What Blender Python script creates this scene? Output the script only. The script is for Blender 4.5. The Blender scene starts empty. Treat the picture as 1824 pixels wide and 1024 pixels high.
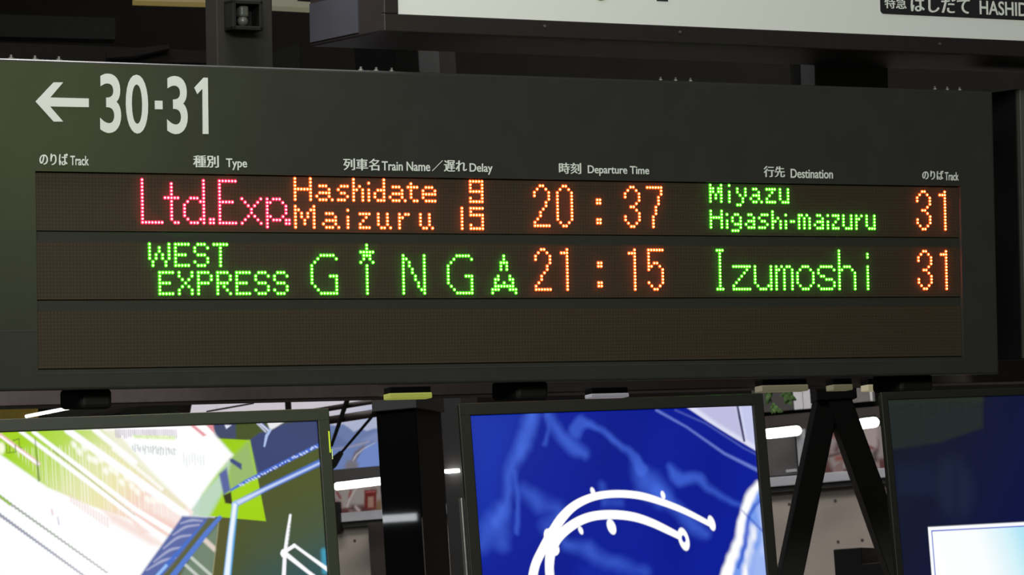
import bpy, bmesh, math, random
import numpy as np
from mathutils import Matrix, Vector
random.seed(4)
scene = bpy.context.scene
COL = scene.collection
W, H = 1824, 1024

# ------------------------------------------------------------------ camera
FPX = 6224.6
PHI, RHO = 0.109399, 0.065
CAM = np.array([0., 0., 1.6])
_F = np.array([0, math.cos(PHI), math.sin(PHI)])
_r0 = np.array([1., 0, 0]); _u0 = np.array([0, -math.sin(PHI), math.cos(PHI)])
_R = math.cos(RHO) * _r0 - math.sin(RHO) * _u0
_U = math.sin(RHO) * _r0 + math.cos(RHO) * _u0
cd = bpy.data.cameras.new('camera'); cam = bpy.data.objects.new('camera', cd); COL.objects.link(cam)
m = Matrix.Identity(4)
for i in range(3):
    m[i][0], m[i][1], m[i][2], m[i][3] = _R[i], _U[i], -_F[i], CAM[i]
cam.matrix_world = m
cd.sensor_width = 36.0; cd.lens = FPX / W * 36.0; cd.clip_end = 200
cd.dof.use_dof = True; cd.dof.focus_distance = 10.4; cd.dof.aperture_fstop = 11
scene.camera = cam

# ------------------------------------------------------------------ world, lights, exposure
vs = scene.view_settings
vs.view_transform = 'Standard'; vs.look = 'None'; vs.exposure = 0; vs.gamma = 1; vs.use_curve_mapping = False
wd = bpy.data.worlds.new('world'); scene.world = wd; wd.use_nodes = True
wd.node_tree.nodes['Background'].inputs[0].default_value = (1, .95, .88, 1)
wd.node_tree.nodes['Background'].inputs[1].default_value = .02

def area(name, loc, target, sx, sy, power, col):
    l = bpy.data.lights.new(name, 'AREA'); l.shape = 'RECTANGLE'; l.size = sx; l.size_y = sy
    l.energy = power; l.color = col
    o = bpy.data.objects.new(name, l); COL.objects.link(o); o.location = loc
    o.rotation_euler = (Vector(target) - Vector(loc)).to_track_quat('-Z', 'Y').to_euler()
    return o
# rows of ceiling lamps over the concourse in front of the board
area('ceiling_lamps_front', (.4, 0.5, 5.6), (0, 10, 2.2), 6.0, 1.6, 830, (.97, 1, .93))
area('lime_fill_light', (2.5, 6.5, 3.25), (-1.5, 9.6, 3.1), 1.2, 1.1, 8.5, (.62, .86, .16))  # unseen lime light, added to tint the board's left end
area('ceiling_lamp_mid', (-1.2, 9.6, 5.8), (-1.2, 9.7, 3.3), 2.2, 2.0, 230, (1, .98, .98))
area('ceiling_lamps_back', (0.5, 14.9, 5.85), (0.8, 18, 1.6), 6.0, .4, 175, (1, .94, .89))
area('side_tube_lamp', (-3.62, 8.9, 2.40), (-1, 12.5, 2.2), .58, .036, .75, (.90, .95, 1))

# ------------------------------------------------------------------ helpers
def lin(r, g, b):
    return tuple(((c / 255) / 12.92 if c / 255 <= .04045 else ((c / 255 + .055) / 1.055) ** 2.4) for c in (r, g, b))
def ray(px, py):
    return _F + (px - W / 2) / FPX * _R - (py - H / 2) / FPX * _U
def at(px, py, depth):
    """point of the place seen at a pixel, at a depth along the view axis"""
    return CAM + ray(px, py) * depth

class Frame:
    """an upright (or tilted) face in the place: u along it, v up it, w into it, metres"""
    def __init__(s, origin, yaw, tilt=0.0):
        s.O = np.array(origin, float)
        n0 = np.array([math.sin(yaw), -math.cos(yaw), 0]); z = np.array([0, 0, 1.])
        s.u = np.array([math.cos(yaw), math.sin(yaw), 0])
        s.v = math.cos(tilt) * z + math.sin(tilt) * n0
        s.n = math.cos(tilt) * n0 - math.sin(tilt) * z
    def uv(s, px, py, w=0.0):
        d = ray(px, py); k = ((s.O - s.n * w - CAM) @ s.n) / (d @ s.n)
        X = CAM + d * k - s.O
        return float(X @ s.u), float(X @ s.v)
    def rect(s, x0, y0, x1, y1, w=0.0):
        xm, ym = (x0 + x1) / 2, (y0 + y1) / 2
        return s.uv(x0, ym, w)[0], s.uv(x1, ym, w)[0], s.uv(xm, y1, w)[1], s.uv(xm, y0, w)[1]
    def matrix(s, at_uvw=(0, 0, 0)):
        o = s.O + s.u * at_uvw[0] + s.v * at_uvw[2] - s.n * at_uvw[1]
        M = Matrix.Identity(4)
        for i in range(3):
            M[i][0], M[i][1], M[i][2], M[i][3] = s.u[i], -s.n[i], s.v[i], o[i]
        return M

def tag(o, label=None, cat=None, group=None, kind=None):
    if label: o['label'] = label
    if cat: o['category'] = cat
    if group: o['group'] = group
    if kind: o['kind'] = kind
    return o
def thing(name, M, label, cat, group=None):
    o = bpy.data.objects.new(name, None); COL.objects.link(o)
    o.matrix_world = M; o.empty_display_size = .1
    return tag(o, label, cat, group)
def link(name, bm, mats, parent=None, M=None, smooth=False, label=None):
    bmesh.ops.recalc_face_normals(bm, faces=bm.faces)
    me = bpy.data.meshes.new(name); bm.to_mesh(me); bm.free()
    for mt in (mats if isinstance(mats, (list, tuple)) else [mats]): me.materials.append(mt)
    if smooth:
        for p in me.polygons: p.use_smooth = True
    o = bpy.data.objects.new(name, me); COL.objects.link(o)
    if parent: o.parent = parent
    if M is not None: o.matrix_world = M
    if label: o['label'] = label
    return o
def box(bm, a0, a1, b0, b1, c0, c1, bev=0.0, mi=0, seg=3):
    vs_ = [bm.verts.new((x, y, z)) for x in (a0, a1) for y in (b0, b1) for z in (c0, c1)]
    fs = [bm.faces.new([vs_[i] for i in f]) for f in ((0,1,3,2),(4,6,7,5),(0,4,5,1),(2,3,7,6),(0,2,6,4),(1,5,7,3))]
    for f in fs: f.material_index = mi
    if bev > 0:
        es = list({e for f in fs for e in f.edges})
        bmesh.ops.bevel(bm, geom=es, offset=bev, segments=seg, affect='EDGES', profile=.5)
    return fs
def bx(*a, **k):
    bm = bmesh.new(); box(bm, *a, **k); return bm
def prism(bm, pts, w0, w1):
    """outline in (u, v), from depth w0 to w1"""
    a = [bm.verts.new((p[0], w0, p[1])) for p in pts]; b = [bm.verts.new((p[0], w1, p[1])) for p in pts]
    bm.faces.new(a); bm.faces.new(b[::-1]); n = len(pts)
    for i in range(n): bm.faces.new((a[i], b[i], b[(i+1) % n], a[(i+1) % n]))
def tube(bm, p, q, r, seg=12, r2=None):
    p, q = Vector(p), Vector(q); d = (q - p)
    M = Matrix.Translation((p + q) / 2) @ d.to_track_quat('Z', 'Y').to_matrix().to_4x4()
    bmesh.ops.create_cone(bm, cap_ends=True, segments=seg, radius1=r, radius2=r if r2 is None else r2, depth=d.length, matrix=M)
def capsule(bm, p, q, r):
    tube(bm, p, q, r, 14)
    for c in (p, q):
        bmesh.ops.create_uvsphere(bm, u_segments=14, v_segments=8, radius=r, matrix=Matrix.Translation(Vector(c)))

# ------------------------------------------------------------------ materials (all node based)
def mat(name, col, rough=.5, metal=0.0, emit=None, es=1.0, var=.0, scale=30, bump=0.0, spec=.5):
    mt = bpy.data.materials.new(name); mt.use_nodes = True
    nt = mt.node_tree; b = nt.nodes['Principled BSDF']
    b.inputs['Base Color'].default_value = (*col, 1); b.inputs['Roughness'].default_value = rough
    b.inputs['Metallic'].default_value = metal; b.inputs['Specular IOR Level'].default_value = spec
    if emit:
        b.inputs['Emission Color'].default_value = (*emit, 1); b.inputs['Emission Strength'].default_value = es
    if var or bump:
        tc = nt.nodes.new('ShaderNodeTexCoord'); no = nt.nodes.new('ShaderNodeTexNoise')
        no.inputs['Scale'].default_value = scale; no.inputs['Detail'].default_value = 6
        nt.links.new(tc.outputs['Object'], no.inputs['Vector'])
        if var:
            rp = nt.nodes.new('ShaderNodeValToRGB')
            rp.color_ramp.elements[0].position = .3; rp.color_ramp.elements[1].position = .7
            rp.color_ramp.elements[0].color = (*[c * (1 - var) for c in col], 1)
            rp.color_ramp.elements[1].color = (*[min(1, c * (1 + var)) for c in col], 1)
            nt.links.new(no.outputs['Fac'], rp.inputs['Fac']); nt.links.new(rp.outputs['Color'], b.inputs['Base Color'])
        if bump:
            bn = nt.nodes.new('ShaderNodeBump'); bn.inputs['Strength'].default_value = bump; bn.inputs['Distance'].default_value = .002
            nt.links.new(no.outputs['Fac'], bn.inputs['Height']); nt.links.new(bn.outputs['Normal'], b.inputs['Normal'])
    return mt
def glow(name, col, s=1.0):
    return mat(name, (.02, .02, .02), .4, emit=col, es=s)
def picture(name, s=1.0, rough=.25, spec=.3):
    """a lit picture: colours per point of the screen or backlit print"""
    mt = mat(name, (.006, .006, .007), rough, spec=spec); nt = mt.node_tree; b = nt.nodes['Principled BSDF']
    a = nt.nodes.new('ShaderNodeAttribute'); a.attribute_name = 'picture'
    nt.links.new(a.outputs['Color'], b.inputs['Emission Color']); b.inputs['Emission Strength'].default_value = s
    return mt

M_case = mat('charcoal_paint', (.036, .036, .033), .27, var=.06, scale=9, bump=.05)
M_caseback = mat('black_steel', (.008, .008, .008), .6, spec=.15)
M_black = mat('matt_black', (.006, .006, .0055), .6, spec=.25)
M_ink = mat('white_vinyl', (.80, .82, .78), .5)
M_bracket = mat('zinc_bracket', (.16, .155, .14), .5, .6)
M_sign_case = mat('brown_black_paint', (.020, .0155, .0155), .45, var=.08)
M_sign_side = mat('blue_grey_paint', (.034, .034, .043), .6, var=.1, scale=6)
M_sign_white = mat('white_acrylic', (.84, .85, .83), .35)
M_sign_black = mat('black_vinyl', (.02, .018, .022), .5)
M_olive = mat('olive_vinyl', (.30, .28, .10), .5)
M_bezel = mat('dark_olive_bezel', (.018, .021, .011), .45, var=.05)
M_bezel_k = mat('black_bezel', (.011, .0108, .009), .45, var=.05, spec=.3)
M_trim = mat('silver_trim', (.85, .85, .85), .22, .9)
M_gloss = mat('polished_black_stone', (.005, .005, .005), .025)
M_grey = mat('grey_paint', (.020, .0185, .0145), .6, var=.08, scale=5, spec=.2)
M_dgrey = mat('dark_grey_paint', (.05, .048, .047), .6, var=.1, scale=5)
M_pale = mat('pale_grey_metal', (.40, .41, .45), .5, var=.04)
M_white = mat('white_board', (.62, .62, .66), .6, var=.04)
M_steel_k = mat('black_painted_steel', (.005, .005, .0042), .55, var=.15, spec=.2)
M_brown = mat('dark_brown_paint', (.035, .026, .024), .5, var=.1)
M_yellow = mat('ochre_board', (.16, .12, .02), .6, var=.15, scale=8)
M_tube = glow('fluorescent_tube', (1, .98, .95), 6.0)
M_tube_dim = glow('tube_far', (.9, .95, 1), 1.6)
M_leaf = mat('leaf', (.24, .46, .13), .5, var=.4, scale=40)
M_stem = mat('stem', (.06, .08, .03), .6)
M_led_panel = bpy.data.materials.new('led_matrix')
def led_panel_material(mt):
    mt.use_nodes = True; nt = mt.node_tree; b = nt.nodes['Principled BSDF']; b.inputs['Roughness'].default_value = .55
    b.inputs['Specular IOR Level'].default_value = .25
    tc = nt.nodes.new('ShaderNodeTexCoord'); mp = nt.nodes.new('ShaderNodeMapping'); mp.inputs['Scale'].default_value = (100, 0, 100)
    fr = nt.nodes.new('ShaderNodeVectorMath'); fr.operation = 'FRACTION'
    sb = nt.nodes.new('ShaderNodeVectorMath'); sb.operation = 'SUBTRACT'; sb.inputs[1].default_value = (.5, 0, .5)
    ln = nt.nodes.new('ShaderNodeVectorMath'); ln.operation = 'LENGTH'
    rp = nt.nodes.new('ShaderNodeValToRGB')
    rp.color_ramp.elements[0].position = .24; rp.color_ramp.elements[0].color = (.056, .041, .027, 1)
    rp.color_ramp.elements[1].position = .36; rp.color_ramp.elements[1].color = (.040, .0285, .018, 1)
    nt.links.new(tc.outputs['Object'], mp.inputs['Vector']); nt.links.new(mp.outputs['Vector'], fr.inputs[0])
    nt.links.new(fr.outputs['Vector'], sb.inputs[0]); nt.links.new(sb.outputs['Vector'], ln.inputs[0])
    nt.links.new(ln.outputs['Value'], rp.inputs['Fac']); nt.links.new(rp.outputs['Color'], b.inputs['Base Color'])
led_panel_material(M_led_panel)
M_led_gap = mat('led_divider', (.024, .025, .018), .6)
LEDC = {'red': (glow('red_led_die', (1, .024, .036), 130), glow('red_led_lens_halo', (1, .008, .075), 1.3)),
        'amber': (glow('amber_led_die', (1, .085, .0105), 130), glow('amber_led_lens_halo', (1, .09, .004), 1.3)),
        'green': (glow('green_led_die', (.05, 1, .014), 95), glow('green_led_lens_halo', (.07, .80, .002), .95))}

# ------------------------------------------------------------------ text as mesh, fitted into a box on a face
def text_mesh(s, bold=0.0):
    c = bpy.data.curves.new('lettering', 'FONT'); c.body = s; c.size = 1.0; c.extrude = .01; c.offset = bold; c.resolution_u = 6
    o = bpy.data.objects.new('lettering', c); COL.objects.link(o)
    dg = bpy.context.evaluated_depsgraph_get()
    me = bpy.data.meshes.new_from_object(o.evaluated_get(dg))
    bpy.data.objects.remove(o); bpy.data.curves.remove(c)
    return me
def add_text(bm, s, fr, x0, y0, x1, y1, w, slope=0.0, bold=0.0, thick=.0012, heavy=0.0):
    """heavy: thickness added to upright strokes by a second and third cut of the same letter, in em"""
    me = text_mesh(s, bold)
    co = np.array([v.co[:] for v in me.vertices]); lo, hi = co.min(0), co.max(0)
    cut = slope * (x1 - x0)
    xm, ym = (x0 + x1) / 2, (y0 + y1) / 2
    u0, u1 = fr.uv(x0, ym, w)[0], fr.uv(x1, ym, w)[0]
    v1, v0 = fr.uv(xm, y0 + cut / 2, w)[1], fr.uv(xm, y1 - cut / 2, w)[1]
    U_ = u0 + (co[:, 0] - lo[0]) / (hi[0] - lo[0]) * (u1 - u0); V_ = v0 + (co[:, 1] - lo[1]) / (hi[1] - lo[1]) * (v1 - v0)
    em = (v1 - v0)
    for k, (du, dv) in enumerate(((0, 0), (heavy, heavy * .3), (-heavy, -heavy * .3)) if heavy else ((0, 0),)):
        vb = [bm.verts.new((U_[i] + du * em, w - thick * (.55 - 50 * co[i, 2]) - k * .00004, V_[i] + dv * em)) for i in range(len(co))]
        for p in me.polygons:
            try: bm.faces.new([vb[i] for i in p.vertices])
            except ValueError: pass
    bpy.data.meshes.remove(me)

# ------------------------------------------------------------------ painter: pictures shown on screens and prints, in the face's own metres
def smooth(x):
    x = np.clip(x, 0, 1); return x * x * (3 - 2 * x)
class Picture:
    def __init__(s, fr, us, vs_, w):
        s.fr, s.w = fr, w; s.us, s.vs = us, vs_
        uu, vv = np.meshgrid(us, vs_); s.p = np.stack([uu.ravel(), vv.ravel()], 1)
        s.C = np.zeros((len(s.p), 3)); s.px = abs(fr.uv(901, 850, w)[0] - fr.uv(900, 850, w)[0])
    def loc(s, pts): return np.array([s.fr.uv(x, y, s.w) for x, y in pts])
    def blend(s, a, col):
        a = a[:, None]
        c = np.array(col) if np.ndim(col) > 1 else np.array(lin(*col))[None]
        s.C = s.C * (1 - a) + c * a
    def sd_poly(s, q):
        p = s.p; d = np.full(len(p), 1e9); ins = np.zeros(len(p), bool); n = len(q)
        for i in range(n):
            a, b = q[i], q[(i + 1) % n]; e = b - a
            t = np.clip(((p - a) @ e) / (e @ e + 1e-12), 0, 1)
            d = np.minimum(d, np.linalg.norm(p - a - t[:, None] * e, axis=1))
            c = (a[1] > p[:, 1]) != (b[1] > p[:, 1])
            with np.errstate(divide='ignore', invalid='ignore'):
                xi = (b[0] - a[0]) * (p[:, 1] - a[1]) / (b[1] - a[1]) + a[0]
            ins ^= c & (p[:, 0] < xi)
        return np.where(ins, -d, d)
    def poly(s, pts, col, al=1.0, soft=1.2):
        d = s.sd_poly(s.loc(pts)) / s.px
        s.blend(al * smooth(.5 - d / (2 * soft)), col)
    def warped(s, amp):
        out = s.p.copy()
        for lam, k, sd in ((80, 1.0, 3), (30, .4, 5)):
            r = np.random.RandomState(sd); f = 6.283 / (lam * s.px)
            for ax in (0, 1):
                d = sum(np.sin(s.p[:, 0] * f * r.uniform(.4, 1.2) * r.choice([-1, 1]) + s.p[:, 1] * f * r.uniform(.4, 1.2) + r.uniform(0, 6)) for _ in range(4))
                out[:, ax] += d * amp * k * s.px * .5
        return out
    def stroke(s, pts, wd, col, al=1.0, soft=1.2, grain=None, curve=False, warp=0.0):
        q = s.loc(pts); n = len(q); wds = list(wd) if isinstance(wd, (list, tuple)) else [wd] * n
        if curve and n > 2:
            Q = np.vstack([2 * q[0] - q[1], q, 2 * q[-1] - q[-2]]); nq = []; nw = []
            for i in range(n - 1):
                for t in np.linspace(0, 1, 7)[:-1]:
                    a, b, c, d = Q[i:i + 4]
                    nq.append(.5 * (2 * b + (c - a) * t + (2 * a - 5 * b + 4 * c - d) * t * t + (3 * b - a - 3 * c + d) * t ** 3)); nw.append(wds[i] + (wds[i + 1] - wds[i]) * t)
            q = np.array(nq + [q[-1]]); wds = nw + [wds[-1]]; n = len(q)
        keep = s.p
        if warp: s.p = s.warped(warp)
        best = np.full(len(s.p), 1e9)
        for i in range(n - 1):
            e = q[i + 1] - q[i]; t = np.clip(((s.p - q[i]) @ e) / (e @ e + 1e-12), 0, 1)
            dd = np.linalg.norm(s.p - q[i] - t[:, None] * e, axis=1) / s.px - (wds[i] + (wds[i + 1] - wds[i]) * t) / 2
            best = np.minimum(best, dd)
        s.p = keep
        a = al * smooth(.5 - best / (2 * soft))
        if grain is not None: a = a * grain
        s.blend(a, col)
    def oval(s, x, y, rx, ry, ang, col, al=1.0, soft=1.0):
        c = s.loc([(x, y)])[0]; d = (s.p - c) / s.px
        ca, sa = math.cos(ang), math.sin(ang)
        X = (d[:, 0] * ca + d[:, 1] * sa) / rx; Y = (-d[:, 0] * sa + d[:, 1] * ca) / ry
        r = (np.sqrt(X * X + Y * Y) - 1) * min(rx, ry)
        s.blend(al * smooth(.5 - r / (2 * soft)), col)
    def ramp(s, a, b, cols):
        """colour running from pixel a to pixel b of the face, list of (t, rgb)"""
        A, B = s.loc([a, b]); e = B - A; t = ((s.p - A) @ e) / (e @ e)
        L = np.array([lin(*c) for _, c in cols]); T = [k for k, _ in cols]
        return np.stack([np.interp(t, T, L[:, i]) for i in range(3)], 1)
    def noise(s, fu, fv, seed=0):
        r = np.random.RandomState(seed); out = np.zeros(len(s.p))
        for k in range(14):
            a, b, ph = r.uniform(.3, 1.7) * fu, r.uniform(.3, 1.7) * fv * r.choice([-1, 1]), r.uniform(0, 6.28)
            out += np.sin(s.p[:, 0] * a + s.p[:, 1] * b + ph)
        return np.clip(.5 + out / 10, 0, 1)
    def mesh(s, name, mt, parent, label=None):
        nu, nv = len(s.us), len(s.vs)
        verts = [(float(u), s.w, float(v)) for v in s.vs for u in s.us]
        faces = [(j * nu + i, j * nu + i + 1, (j + 1) * nu + i + 1, (j + 1) * nu + i) for j in range(nv - 1) for i in range(nu - 1)]
        me = bpy.data.meshes.new(name); me.from_pydata(verts, [], faces)
        at_ = me.color_attributes.new('picture', 'FLOAT_COLOR', 'POINT')
        at_.data.foreach_set('color', np.concatenate([np.clip(s.C, 0, 4), np.ones((len(s.C), 1))], 1).astype(np.float32).ravel())
        me.materials.append(mt)
        o = bpy.data.objects.new(name, me); COL.objects.link(o); o.parent = parent
        if label: o['label'] = label
        return o

# ================================================================== THE SETTING
WALL = Frame(at(912, 800, 18.0), math.radians(-20))
def vz(z): return z - WALL.O[2]            # height on the far wall
M_concrete = mat('cast_concrete', (.37, .325, .29), .8, var=.10, scale=2.2, bump=.2)
M_floor = mat('stone_floor', (.045, .042, .04), .45, var=.2, scale=3)
M_ceil = mat('dark_ceiling', (.015, .014, .012), .8, var=.1, scale=4, spec=.08)
M_upper = mat('dark_upper_wall', (.006, .0055, .0045), .8, var=.15, scale=3, spec=.08)
tag(link('floor', bx(-13, 13, -4, 24, -.1, 0), M_floor), kind='structure')
tag(link('ceiling', bx(-13, 13, -4, 24, 6.0, 6.1), M_ceil), kind='structure')
tag(link('wall_left', bx(-13.1, -13, -4, 24, 0, 6.0), M_upper), kind='structure')
tag(link('wall_right', bx(13, 13.1, -4, 24, 0, 6.0), M_upper), kind='structure')
bm = bmesh.new()
z_led = WALL.rect(1378, 842, 1560, 866)[2]
box(bm, -13.5, 13.5, 0, .3, vz(0), z_led, mi=0)
box(bm, -13.5, 13.5, 0, .3, z_led, vz(6.0), mi=1)
tag(link('wall_back', bm, [M_concrete, M_upper], M=WALL.matrix()), kind='structure')
# ================================================================== DEPARTURE BOARD
_B0 = Frame(CAM + _F * 10.4172, .52681, .0931174)
UB, VB = .078, -.283
B = Frame(_B0.O + _B0.u * UB + _B0.v * VB, .52681, .0931174)      # origin: middle of the board's bottom edge
board = thing('departure_board', B.matrix(), 'wide charcoal train departure board with three rows of coloured LED text, hung overhead', 'departure board')
HW, BH = 1.738, .918
wu0, wu1, wv0, wv1 = -1.516 - UB, 1.675 - UB, -.2256 - VB, .3245 - VB
bm = bmesh.new(); box(bm, -HW, HW, 0, .25, 0, BH, bev=.008)
bm.faces.ensure_lookup_table()
ff = max((f for f in bm.faces if abs(f.normal.y) > .99 and f.calc_center_median().y < .01), key=lambda f: f.calc_area())
ov = sorted(ff.verts[:], key=lambda v: math.atan2(v.co.z - BH / 2, v.co.x)); bm.faces.remove(ff)
iv = [bm.verts.new((u, 0, v)) for u, v in ((wu0, wv0), (wu1, wv0), (wu1, wv1), (wu0, wv1))]
iv = sorted(iv, key=lambda v: math.atan2(v.co.z - BH / 2, v.co.x))
jv = [bm.verts.new((v.co.x, .02, v.co.z)) for v in iv]
for i in range(4):
    k = (i + 1) % 4
    bm.faces.new((ov[i], ov[k], iv[k], iv[i])); bm.faces.new((iv[i], iv[k], jv[k], jv[i]))
bm.faces.new(jv)
link('casing', bm, M_case, board)
bm = bmesh.new()                                   # thin joint in the left end of the casing and along the window's lower rim
_, _, a, b = B.rect(0, 588.6, 63, 589.6); box(bm, -HW + .008, wu0 - .004, -.0008, .001, a, b)
box(bm, wu0, wu1, -.0008, .001, wv0 - .011, wv0 - .0095)
link('panel_joint', bm, M_dgrey, board)
link('divider_plate', bx(wu0 + .001, wu1 - .001, .0185, .0199, wv0 + .001, wv1 - .001), M_led_gap, board)

# ---- dot-matrix glyphs: rows of '#', placed by column and row of the matrix
def G(s): return s.strip('\n').split('/')
E7 = G('#####/#..../#..../####./#..../#..../#####'); S7 = G('.###./#...#/#..../.###./....#/#...#/.###.')
P7 = G('####./#...#/#...#/####./#..../#..../#....'); R7 = G('####./#...#/#...#/####./#.#../#..#./#...#')
W7 = G('#.....#/#..#..#/#..#..#/#.#.#.#/#.#.#.#/.#...#./.#...#.'); T7 = G('#####/..#../..#../..#../..#../..#../..#..')
X7 = G('#...#/#...#/.#.#./..#../.#.#./#...#/#...#')
N2 = G('..##../.#..#./#....#/#....#/.....#/....#./....#./...#../..#.../..#.../.#..../#...../######')
N0 = G('..##../.#..#./#....#/#....#/#....#/#....#/#....#/#....#/#....#/#....#/#....#/.#..#./..##..')
N3 = G('..##../.#..#./#....#/#....#/.....#/....#./..##../....#./.....#/#....#/#....#/.#..#./..##..')
N7 = G('######/.....#/.....#/....#./....#./....#./...#../...#../...#../..#.../..#.../..#.../..#...')
N1 = G('..#/###/..#/..#/..#/..#/..#/..#/..#/..#/..#/..#/..#')
N5 = G('######/#...../#...../#...../#.##../##..#./#....#/.....#/.....#/.....#/#....#/.#..#./..##..')
CO = G('##/##/../../../../##/##')
GI = G('...#####./..#.....#/.#......./#......../#......../#......../#.....###/#.......#/#.......#/.#......#/..#.....#/...######')
ab = G('.###./....#/.####/#...#/.###.')                # small a body; tail handled per word
WORDS = [
 # strip, colour, words: list of (column, row, glyph)
 (0, 'red', 'Ltd.Exp.', [
   (32, 1, G('#/#/#/#/#/#/#/#/#/#/#/#/#######')),
   (39, 2, G('..#../..#../..#../..#../#####/..#../..#../..#../..#../..#../..#../...##')),
   (45, 1, G('......#/......#/......#/......#/......#/..###.#/.#...##/#.....#/#.....#/#.....#/#.....#/.#...##/..###.#')),
   (53, 12, G('##/##')),
   (56, 1, G('######/#...../#...../#...../#...../#...../#####./#...../#...../#...../#...../#...../######')),
   (63, 6, G('#.....#/.#...#./..#.#../...#.../...#.../..#.#../.#...#./#.....#')),
   (71, 6, G('#.###../##...#./#.....#/#.....#/#.....#/##...#./#.###../#....../#......')),
   (77, 12, G('##/##'))]),
 (0, 'amber', 'train names', [
   (80, 0, G('#....#/#....#/#....#/######/#....#/#....#/#....#')),
   (87, 2, G('.###../....#./.####./#...#./.###.#')),
   (94, 2, G('.###/#.../.##./...#/###.')),
   (99, 0, G('#.../#.../#.#./##.#/#..#/#..#/#..#')),
   (104, 1, G('#/./#/#/#/#')),
   (106, 0, G('...#/...#/...#/.###/#..#/#..#/.###')),
   (111, 2, G('.###../....#./.####./#...#./.###.#')),
   (117, 1, G('.#../####/.#../.#../.#../..##')),
   (122, 2, G('.###./#...#/#####/#..../.####')),
   (138, 0, G('#####/#...#/#...#/#####/....#/#...#/#####'))]),
 (0, 'amber', 'train names', [
   (80, 8, G('#.....#/##...##/#.#.#.#/#.#.#.#/#..#..#/#..#..#/#.....#')),
   (89, 10, G('.###../....#./.####./#...#./.###.#')),
   (97, 9, G('#/./#/#/#/#')),
   (101, 10, G('####/..#./.#../#.../####')),
   (107, 10, G('#..#./#..#./#..#./#..#./.##.#')),
   (114, 10, G('#.##/##../#.../#.../#...')),
   (121, 10, G('#..#./#..#./#..#./#..#./.##.#')),
   (135, 8, G('#/#/#/#/#/#/#')), (138, 8, G('#####/#..../#####/....#/....#/#...#/#####'))]),
 (0, 'amber', 'time', [(160, 1, N2), (168, 1, N0), (182, 5, CO), (192, 1, N3), (200, 1, N7)]),
 (0, 'green', 'destination', [
   (223, 0, G('#...#/##.##/##.##/#.#.#/#.#.#/#...#')), (230, 0, G('#/./#/#/#/#')),
   (233, 1, G('#..#/#..#/.#.#/..#./..#./##..')), (238, 1, G('.##../...#./.###./#..#./.##.#')),
   (244, 1, G('####/..#./.#../#.../####')), (249, 1, G('#..#/#..#/#..#/#..#/.###'))]),
 (0, 'green', 'destination', [
   (223, 8, G('#...#/#...#/#####/#...#/#...#/#...#')), (229, 9, G('#/./#/#/#')),
   (231, 9, G('.##./#..#/#..#/.###/...#/###.')), (236, 9, G('.##./...#/.###/#..#/.###')),
   (241, 9, G('.###/#.../.##./...#/###.')), (246, 8, G('#.../#.../#.#./##.#/#..#/#..#')),
   (251, 9, G('#/./#/#/#')), (253, 11, G('##')), (256, 9, G('##.#./#.#.#/#.#.#/#.#.#/#.#.#')),
   (262, 9, G('.##./...#/.###/#..#/.###')), (267, 9, G('#/./#/#/#')), (269, 9, G('###/..#/.#./#../###')),
   (273, 9, G('#..#/#..#/#..#/#..#/.###')), (278, 9, G('#.#/##./#../#../#..')), (282, 9, G('#..#/#..#/#..#/#..#/.###'))]),
 (0, 'amber', 'track', [(302, 1, N3), (311, 1, N1)]),
 (1, 'green', 'train type', [(34, 0, W7), (42, 0, E7), (48, 0, S7), (54, 0, T7)]),
 (1, 'green', 'train type', [(37, 8, E7), (43, 8, X7), (49, 8, P7), (55, 8, R7), (61, 8, E7), (67, 8, S7), (73, 8, S7)]),
 (1, 'green', 'train names', [
   (85, 3, GI), (101, 0, G('..#../..#../#####/.###./.#.#./#...#/..#../..#../..#../..#../..#../..#../..#../..#../..#..')),
   (115, 3, G('#......#/##.....#/#.#....#/#.#....#/#..#...#/#..#...#/#...#..#/#...#..#/#....#.#/#....#.#/#.....##/#......#')),
   (130, 3, GI),
   (145, 3, G('....#..../....#..../...###.../...#.#.../...#.#.../........./..#...#../.##...##./.#..#..#./.#######./###...###/#.......#'))]),
 (1, 'amber', 'time', [(160, 1, N2), (169, 1, N1), (182, 5, CO), (193, 1, N1), (200, 1, N5)]),
 (1, 'green', 'destination', [
   (225, 1, G('###/.#./.#./.#./.#./.#./.#./.#./.#./.#./.#./.#./###')),
   (231, 6, G('#######/.....#./....#../...#.../..#..../.#...../#....../#######')),
   (239, 6, G('#.....#/#.....#/#.....#/#.....#/#.....#/#.....#/.#...##/..###.#')),
   (247, 6, G('#.#.##./##.#..#/#..#..#/#..#..#/#..#..#/#..#..#/#..#..#/#..#..#')),
   (255, 6, G('..###../.#...#./#.....#/#.....#/#.....#/#.....#/.#...#./..###..')),
   (263, 6, G('.#####./#.....#/#....../.##..../...###./......#/#.....#/.#####.')),
   (271, 1, G('#....../#....../#....../#....../#....../#.###../##...#./#.....#/#.....#/#.....#/#.....#/#.....#/#.....#')),
   (282, 2, G('#/#/././#/#/#/#/#/#/#/#'))]),
 (1, 'amber', 'track', [(302, 1, N3), (311, 1, N1)]),
]
PW = .0105                                            # face of the LED strips
def led_u(c): return -1.516 + .01 * (c + .5) - UB
def led_v(k, j): return .3155 - .1913 * k - .01 * j - VB
strips = []
for k in range(3):
    v1 = led_v(k, -.5); st = link('led_strip', bx(wu0 + .002, wu1 - .002, PW, .0184, v1 - .16, v1), M_led_panel, board)
    strips.append(st)
N8 = [(math.cos(i * math.pi / 4 + .39), math.sin(i * math.pi / 4 + .39)) for i in range(8)]
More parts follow.
